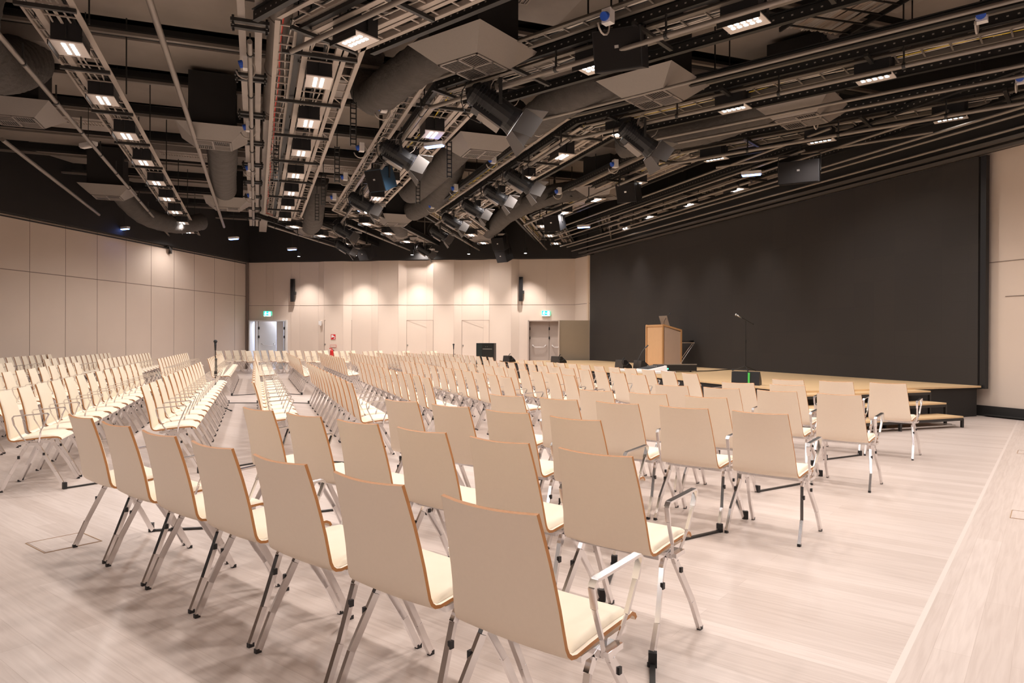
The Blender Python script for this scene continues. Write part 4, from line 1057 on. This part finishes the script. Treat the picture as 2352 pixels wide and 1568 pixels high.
# ------------------------------------------------------------------ things on the walls
def column_speaker(px, z0, z1, lab):
    q = bpt(px, dep(px) + 0.13)
    t = thing('column_speaker', lab, 'loudspeaker', (q.x, q.y, z0), math.atan2(Bd.y, Bd.x), 'slim column loudspeakers')
    m = MB(); m.box((0, 0, (z1 - z0) / 2), (0.15, 0.12, z1 - z0)); m.build('cabinet', M['black_plastic'], t)
    m = MB(); m.box((0, -0.064, (z1 - z0) / 2), (0.13, 0.008, z1 - z0 - 0.04)); m.build('grille', M['speaker_front'], t)
    m = MB(); m.box((0.10, 0.02, 0.36), (0.06, 0.1, 0.12)); m.box((0, 0.09, 0.5), (0.05, 0.08, 0.5)); m.build('mount', M['black_metal'], t)
column_speaker(676, 2.83, 3.78, 'slim black column loudspeaker on the back wall above the open door')
column_speaker(1197, 2.82, 3.78, 'slim black column loudspeaker on the back wall above the closed door')
def exit_sign(px, lab, z=2.24):
    q = bpt(px, dep(px) + 0.06)
    t = thing('exit_sign', lab, 'exit sign', (q.x, q.y, z), math.atan2(Bd.y, Bd.x), 'green exit signs')
    m = MB(); m.box((0, 0.02, 0.0), (0.34, 0.04, 0.03)); m.box((0, 0.02, 0.20), (0.34, 0.04, 0.02)); m.build('housing', M['white'], t)
    m = MB(); m.box((0, 0, 0.11), (0.32, 0.015, 0.17)); m.build('panel', M['sign_green'], t)
    m = MB()          # running figure, doorway and arrow
    m.box((0.10, -0.010, 0.105), (0.075, 0.004, 0.13))
    m.tube([(-0.07, -0.012, 0.165), (-0.07, -0.008, 0.165)], 0.018, 10)
    m.bar((-0.075, -0.010, 0.145), (-0.095, -0.010, 0.095), 0.004, 0.026); m.bar((-0.095, -0.010, 0.095), (-0.06, -0.010, 0.065), 0.004, 0.016); m.bar((-0.06, -0.010, 0.065), (-0.065, -0.010, 0.035), 0.004, 0.014)
    m.bar((-0.095, -0.010, 0.095), (-0.125, -0.010, 0.055), 0.004, 0.016); m.bar((-0.08, -0.010, 0.135), (-0.04, -0.010, 0.115), 0.004, 0.012); m.bar((-0.08, -0.010, 0.135), (-0.12, -0.010, 0.12), 0.004, 0.012)
    m.bar((-0.02, -0.010, 0.10), (0.04, -0.010, 0.10), 0.004, 0.014); m.build('pictogram', M['sign_white'], t)
    m = MB(); m.box((0, -0.0, 0.005), (0.30, 0.03, 0.012)); m.build('downlight_strip', M['sign_white'], t)
exit_sign(616, 'glowing green exit sign above the open double door')
exit_sign(1254, 'glowing exit sign above the closed double door on the right')
def wall_thing(name, px, z, lab, cat, dz=0.01):
    q = bpt(px, dep(px) + dz); return thing(name, lab, cat, (q.x, q.y, z), math.atan2(Bd.y, Bd.x))
t = wall_thing('hose_reel_sign', 768.5, 1.37, 'red and white fire hose pictogram sign on the back wall', 'sign')
m = MB(); m.box((0, 0, 0), (0.20, 0.01, 0.21)); m.build('plate', M['red'], t)
m = MB(); m.box((-0.035, -0.007, 0.03), (0.085, 0.004, 0.10)); m.box((0.02, -0.007, 0.015), (0.05, 0.004, 0.05)); m.box((0.065, -0.007, -0.03), (0.02, 0.004, 0.10)); m.box((0.04, -0.007, -0.075), (0.03, 0.004, 0.03)); m.box((-0.07, -0.007, -0.03), (0.015, 0.004, 0.05)); m.build('pictogram', M['white'], t)
t = wall_thing('outlined_notice', 768.5, 0.99, 'long white notice with thin red frame on the back wall', 'sign')
m = MB(); m.box((0, 0, 0), (0.27, 0.006, 0.11)); m.build('plate', M['red'], t)
m = MB(); m.box((0, -0.005, 0.025), (0.25, 0.004, 0.042)); m.box((0, -0.005, -0.025), (0.25, 0.004, 0.042)); m.build('fields', M['wall'], t)
t = wall_thing('fire_extinguisher', 769, 0.35, 'small red fire extinguisher hanging on the back wall', 'fire extinguisher', 0.17)
m = MB(); m.cyl((0, 0, 0), 0.075, 0.42, 14); m.sphere((0, 0, 0.42), 0.075, 12); m.build('cylinder', M['red'], t, smooth=True, autos=True)
m = MB(); m.cyl((0, 0, 0.47), 0.02, 0.06, 8); m.box((-0.04, 0, 0.54), (0.13, 0.02, 0.03)); m.build('handle', M['red'], t)
m = MB(); m.tube(smooth_path([(0.02, 0, 0.5), (0.09, 0, 0.45), (0.10, 0, 0.25)], 4), 0.012, 6); m.box((0, 0.09, 0.25), (0.05, 0.06, 0.3)); m.build('hose', M['black_plastic'], t)
t = wall_thing('alarm_siren', 738.5, 1.95, 'small white siren box on the back wall', 'siren', 0.05)
m = MB(); m.box((0, 0, 0), (0.13, 0.10, 0.16)); m.build('box', M['white'], t); m = MB(); m.cyl((0.02, -0.02, -0.12), 0.035, 0.05, 10); m.build('horn', M['white'], t)
for px, z, lab in ((750, 1.06, 'small grey lock plate left of the hose sign'), (936, 1.04, 'small grey lock plate in the middle of the back wall'), (1063.5, 1.04, 'small grey lock plate beside the black cabinet')):
    q = bpt(px, dep(px) + 0.008); m = MB(); m.box((0, 0, 0), (0.055, 0.012, 0.06))
    tag(m.build('lock_plate', M['grey_metal'], loc=(q.x, q.y, z), rz=math.atan2(Bd.y, Bd.x)), lab, 'lock')

# ------------------------------------------------------------------ stage furniture and sound equipment
def mic_stand(loc, h, rz, lab, boom=0.0):
    t = thing('microphone_stand', lab, 'microphone stand', loc, rz, 'black microphone stands')
    for k in range(3):
        a = 2 * math.pi * k / 3 + 0.3; m = MB(); m.tube([(0.02 * math.cos(a), 0.02 * math.sin(a), 0.12), (0.32 * math.cos(a), 0.32 * math.sin(a), 0.012)], 0.009, 6)
        m.tube([(0.30 * math.cos(a), 0.30 * math.sin(a), 0.018), (0.335 * math.cos(a), 0.335 * math.sin(a), 0.010)], 0.013, 6); m.build('leg', M['black_metal'], t)
    m = MB(); m.tube([(0, 0, 0.08), (0, 0, h * 0.55)], 0.013, 8); m.tube([(0, 0, h * 0.55), (0, 0, h - 0.1)], 0.009, 8); m.tube([(0, 0, h * 0.52), (0, 0, h * 0.58)], 0.022, 8); m.build('pole', M['black_metal'], t)
    if boom:
        m = MB(); m.tube([(-boom, 0, h + 0.04), (boom * 0.9, 0, h - 0.16)], 0.008, 6); m.tube([(boom * 0.85, 0, h - 0.15), (boom * 1.0, 0, h - 0.18)], 0.018, 6); m.build('boom_arm', M['black_metal'], t)
        m = MB(); m.tube([(-boom * 0.5, 0, h - 0.02), (-boom - 0.02, 0, h + 0.05)], [0.012, 0.018], 8); m.sphere((-boom - 0.045, 0, h + 0.06), 0.030, 10); m.build('microphone', M['silver'], t, smooth=True)
    else:
        m = MB(); m.tube([(0.06, 0.0, h * 0.5), (0.05, 0, h - 0.28)], 0.008, 6); m.tube([(0.0, 0, h - 0.3), (0.06, 0, h - 0.3)], 0.012, 6); m.build('boom_arm', M['black_metal'], t)
        m = MB(); m.tube([(0, 0, h - 0.14), (0, 0, h)], [0.014, 0.022], 8); m.sphere((0, 0, h + 0.02), 0.034, 10); m.build('microphone', M['black_plastic'], t, smooth=True)
mic_stand((5.80, 17.3, SH), 1.34, R(5), 'black microphone stand with boom arm standing on the stage', 0.20)
mic_stand((-5.30, 12.45, 0), 1.22, R(90), 'black microphone stand standing in the left aisle between the rows')
mic_stand((-1.92, 22.9, 0), 1.10, 0, 'black microphone stand in the middle distance before the back wall')

t = thing('lectern', 'beech lectern with slanted top standing on the stage', 'lectern', (4.25, 19.6, SH), math.atan2(N1.y, N1.x))
D_, W_ = 0.61, 0.90           # local x: away from the audience, y: along the screen
m = MB(); m.box((0.012, W_ / 2, 0.61), (0.018, W_ - 0.10, 1.12)); m.build('front_panel', M['wood_panel'], t)
m = MB()
for y in (0.02, W_ - 0.02): m.box((0.0, y, 0.60), (0.045, 0.05, 1.20))
m.box((0.0, W_ / 2, 1.18), (0.045, W_, 0.05)); m.box((0.0, W_ / 2, 0.03), (0.045, W_, 0.06)); m.build('front_frame', M['wood'], t)
for y in (0.0, W_):
    m = MB(); hh = [(0.03, 1.17), (D_ - 0.03, 1.01)]
    m.add([(0.04, y - .008, 0.05), (D_ - 0.04, y - .008, 0.05), (D_ - 0.04, y - .008, 1.0), (0.04, y - .008, 1.15), (0.04, y + .008, 0.05), (D_ - 0.04, y + .008, 0.05), (D_ - 0.04, y + .008, 1.0), (0.04, y + .008, 1.15)],
          [(0, 1, 2, 3), (7, 6, 5, 4), (0, 4, 5, 1), (1, 5, 6, 2), (2, 6, 7, 3), (3, 7, 4, 0)]); m.build('side_panel', M['wood_side'], t)
    m = MB(); m.box((D_ - 0.02, y, 0.52), (0.05, 0.035, 1.04)); m.bar((0.0, y, 1.19), (D_, y, 1.04), 0.035, 0.05); m.box((D_ / 2, y, 0.03), (D_, 0.035, 0.06)); m.build('side_frame', M['wood'], t)
m = MB(); m.bar((0.03, W_ / 2, 1.165), (D_ - 0.02, W_ / 2, 1.03), W_ - 0.03, 0.02, upv=(0, 0, 1)); m.build('slanted_top', M['wood_panel'], t)
def lec(x, y, z): 
    c, s_ = math.cos(math.atan2(N1.y, N1.x)), math.sin(math.atan2(N1.y, N1.x)); return (4.25 + c * x - s_ * y, 19.6 + s_ * x + c * y, SH + z)
t = thing('laptop', 'open grey laptop standing on the lectern, lid toward the audience', 'laptop', lec(0.33, 0.36, 1.13), math.atan2(N1.y, N1.x))
m = MB(); m.bar((0.0, 0, 0.010), (0.24, 0, -0.05), 0.34, 0.014); m.build('keyboard_base', M['laptop'], t)
m = MB(); m.bar((-0.005, 0, 0.015), (-0.11, 0, 0.33), 0.42, 0.010); m.build('lid', M['laptop'], t)
m = MB(); m.bar((0.003, 0, 0.02), (-0.102, 0, 0.32), 0.39, 0.003); m.build('display', M['black_plastic'], t)
def gooseneck(loc, rz, lab, h=0.42):
    t = thing('gooseneck_microphone', lab, 'microphone', loc, rz, 'gooseneck microphones')
    m = MB(); m.cyl((0, 0, 0), 0.05, 0.025, 12); m.build('foot', M['black_plastic'], t)
    m = MB(); m.tube(smooth_path([(0, 0, 0.02), (0.01, 0, h * 0.4), (-0.08, 0, h * 0.8), (-0.16, 0, h)], 4), 0.006, 6); m.build('neck', M['black_metal'], t)
    m = MB(); m.tube([(-0.15, 0, h - 0.01), (-0.20, 0, h + 0.03)], 0.013, 8); m.build('capsule', M['black_plastic'], t)
gooseneck(lec(0.18, 0.22, 1.14), R(200), 'thin gooseneck microphone on the lectern beside the laptop', 0.36)
# bar stool
t = thing('bar_stool', 'black round bar stool with chrome cantilever legs behind the lectern', 'stool', (4.98, 19.85, SH))
m = MB(); m.cyl((0.02, 0, 0.70), 0.18, 0.06, 24); m.build('seat', M['black_plastic'], t, smooth=True, autos=True)
for y in (-0.10, 0.10):
    m = MB(); m.tube(smooth_path([(-0.28, y * 1.6, 0.012), (-0.24, y * 1.6, 0.06), (0.16, y, 0.64), (0.19, y, 0.69), (0.12, y, 0.695), (-0.12, y, 0.695)], 5), 0.013, 8); m.build('leg', M['chrome'], t, smooth=True)
m = MB(); m.tube([(-0.10, -0.14, 0.26), (-0.10, 0.14, 0.26)], 0.010, 8); m.tube([(-0.28, -0.16, 0.012), (-0.28, 0.16, 0.012)], 0.012, 8); m.tube([(-0.28, -0.16, 0.012), (0.15, -0.18, 0.012)], 0.012, 8); m.tube([(-0.28, 0.16, 0.012), (0.15, 0.18, 0.012)], 0.012, 8); m.build('footrest', M['chrome'], t, smooth=True)
# monitor wedges on the stage
def wedge(loc, rz, lab, tape=False, handle=False, w_=0.62, sc_=1.0):
    t = thing('stage_monitor', lab, 'loudspeaker', loc, rz, 'black wedge loudspeakers on the stage')
    m = MB(); h = w_ / 2; pr = [(x * sc_, z * sc_) for x, z in ((-0.20, 0.0), (0.22, 0.0), (0.20, 0.10), (-0.06, 0.34), (-0.16, 0.33))]; n = len(pr)
    for mi in (0,):
        vs = [(x, -h, z) for x, z in pr] + [(x, h, z) for x, z in pr]
        m.add(vs, [tuple(range(n)), tuple(range(2 * n - 1, n - 1, -1))] + [(i, i + n, (i + 1) % n + n, (i + 1) % n) for i in range(n)], 0)
    m.build('cabinet', M['black_plastic'], t)
    m = MB(); m.bar((0.195 * sc_, 0, 0.115 * sc_), (-0.045 * sc_, 0, 0.335 * sc_), w_ * 0.9, 0.012); m.build('grille', M['speaker_front'], t)
    if tape: m = MB(); m.box((-0.19 * sc_, -0.06, 0.17 * sc_), (0.03, 0.03, 0.29 * sc_), 0); m.build('green_tape', M['green_tape'], t)
    if handle: cable_loop(t, (-0.1, -h - 0.1, 0.18), 0.10, M['cable_black'])
wedge((4.06, 12.05, SH), R(62), 'black wedge loudspeaker with a green tape strip near the front edge of the stage', True, w_=0.46, sc_=0.68)
wedge((-0.10, 24.0, SH), R(30), 'small black wedge loudspeaker at the far end of the stage edge', False, True, 0.45, 0.62)
wedge((1.55, 23.2, SH), R(20), 'long low black wedge loudspeaker before the closed door', False, True, 0.75, 0.62)
wedge((3.05, 19.1, SH), R(15), 'black wedge loudspeaker left of the lectern, left of a pair', False, True, 0.55, 0.66)
wedge((3.45, 18.55, SH), R(5), 'black wedge loudspeaker left of the lectern, right of a pair', False, False, 0.75, 0.66)
# control table in front of the stage
t = thing('control_table', 'white folding table before the stage, mostly hidden behind chair backs', 'table', (2.36, 12.62, 0), R(110))
m = MB(); m.box((0, 0, 0.735), (1.4, 0.5, 0.03)); m.build('tabletop', M['white'], t)
for x in (-0.65, 0.65):
    for y in (-0.2, 0.2): m = MB(); m.tube([(x, y, 0), (x, y, 0.72)], 0.015, 8); m.build('leg', M['chrome'], t)
def tb(x, y, z=0.75): 
    c, s_ = math.cos(R(110)), math.sin(R(110)); return (2.36 + c * x - s_ * y, 12.62 + s_ * x + c * y, z)
t = thing('mixing_console', 'small white mixing console on the table before the lectern', 'mixer', tb(-0.30, 0.0), R(20))
m = MB(); m.add([(-.2, -.22, 0), (.2, -.22, 0), (.2, .22, 0), (-.2, .22, 0), (-.19, -.21, .03), (.19, -.21, .10), (.19, .21, .10), (-.19, .21, .03)], [(3, 2, 1, 0), (4, 5, 6, 7), (0, 1, 5, 4), (1, 2, 6, 5), (2, 3, 7, 6), (3, 0, 4, 7)]); m.build('case', M['white'], t)
m = MB(); m.bar((-.16, 0, .042), (.16, 0, .10), 0.34, 0.008); m.build('control_face', M['black_plastic'], t)
for k in range(6): m = MB(); m.cyl((0.02, -0.14 + k * 0.055, 0.075), 0.010, 0.02, 8); m.build('knob', M['silver'], t)
gooseneck(tb(0.05, 0.05), R(200), 'gooseneck microphone on the table before the stage', 0.42)
t = thing('amplifier', 'flat black amplifier with a green light beside the lectern foot', 'amplifier', (3.95, 16.9, SH), R(5))
m = MB(); m.box((0, 0, 0.10), (0.95, 0.42, 0.15)); m.build('case', M['black_plastic'], t)
m = MB(); m.box((0, -0.2, 0.185), (0.95, 0.03, 0.02)); m.build('top_rail', M['grey_metal'], t)
m = MB(); m.box((-0.24, -0.215, 0.08), (0.03, 0.01, 0.03)); m.build('indicator', M['green_led'], t)
for x in (-0.4, 0.4): m = MB(); m.cyl((x, 0, 0), 0.02, 0.03, 8); m.build('foot', M['black_plastic'], t)
m = MB(); m.tube(smooth_path([(4.45, 16.85, SH + .02), (4.9, 17.2, SH + .012), (5.6, 18.0, SH + .012), (6.0, 17.6, SH + .012)], 6), 0.012, 6)
tag(m.build('stage_cable', M['cable_black'], smooth=True), 'black cable lying on the stage between amplifier and microphone stand', 'cable')
# black media cabinet near the back wall
t = thing('media_cabinet', 'black cabinet with a glossy front standing before the back wall', 'cabinet', (-0.93, 25.2, 0), math.atan2(Bd.y, Bd.x))
m = MB(); m.box((0, 0, 0.59), (0.64, 0.5, 1.14)); m.build('body', M['black_plastic'], t)
m = MB(); m.box((-0.21, -0.26, 0.6), (0.20, 0.015, 1.08)); m.build('door', mat('gloss_black', (0.02, 0.03, 0.03), 0.1), t)
m = MB(); m.box((0.10, -0.26, 0.6), (0.40, 0.015, 1.08)); m.build('door', mat('gloss_black_b', (0.015, 0.018, 0.018), 0.12), t)
m = MB(); m.box((0.09, -0.275, 0.95), (0.34, 0.012, 0.025)); m.box((0.03, -0.272, 1.03), (0.02, 0.01, 0.01)); m.box((0.09, -0.272, 1.03), (0.02, 0.01, 0.01)); m.build('handle', M['grey_metal'], t)
# floor hatches: thin seams around lids let into the planks
def hatch(cx, cy, rz, sx, sy, lab):
    t = thing('floor_hatch', lab, 'floor hatch', (cx, cy, 0), rz, 'flush floor hatches')
    m = MB(); m.box((0, 0, 0.0012), (sx - 0.02, sy - 0.02, 0.0024)); m.build('lid', M['floor'], t)
    m = MB()
    for y in (-sy / 2, sy / 2): m.box((0, y, 0.001), (sx, 0.006, 0.003))
    for x in (-sx / 2, sx / 2): m.box((x, 0, 0.001), (0.006, sy, 0.003))
    m.build('rim', mat('hatch_rim', (0.35, 0.22, 0.12), 0.6), t)
hatch(-2.84, 4.42, R(52), 0.32, 0.32, 'flush floor hatch beside the farthest chair of the nearest row')
hatch(3.86, 5.17, R(52), 0.30, 0.24, 'flush floor hatch at the right edge of the floor, nearer one')
hatch(6.05, 8.12, R(52), 0.30, 0.24, 'flush floor hatch at the right edge of the floor, farther one')
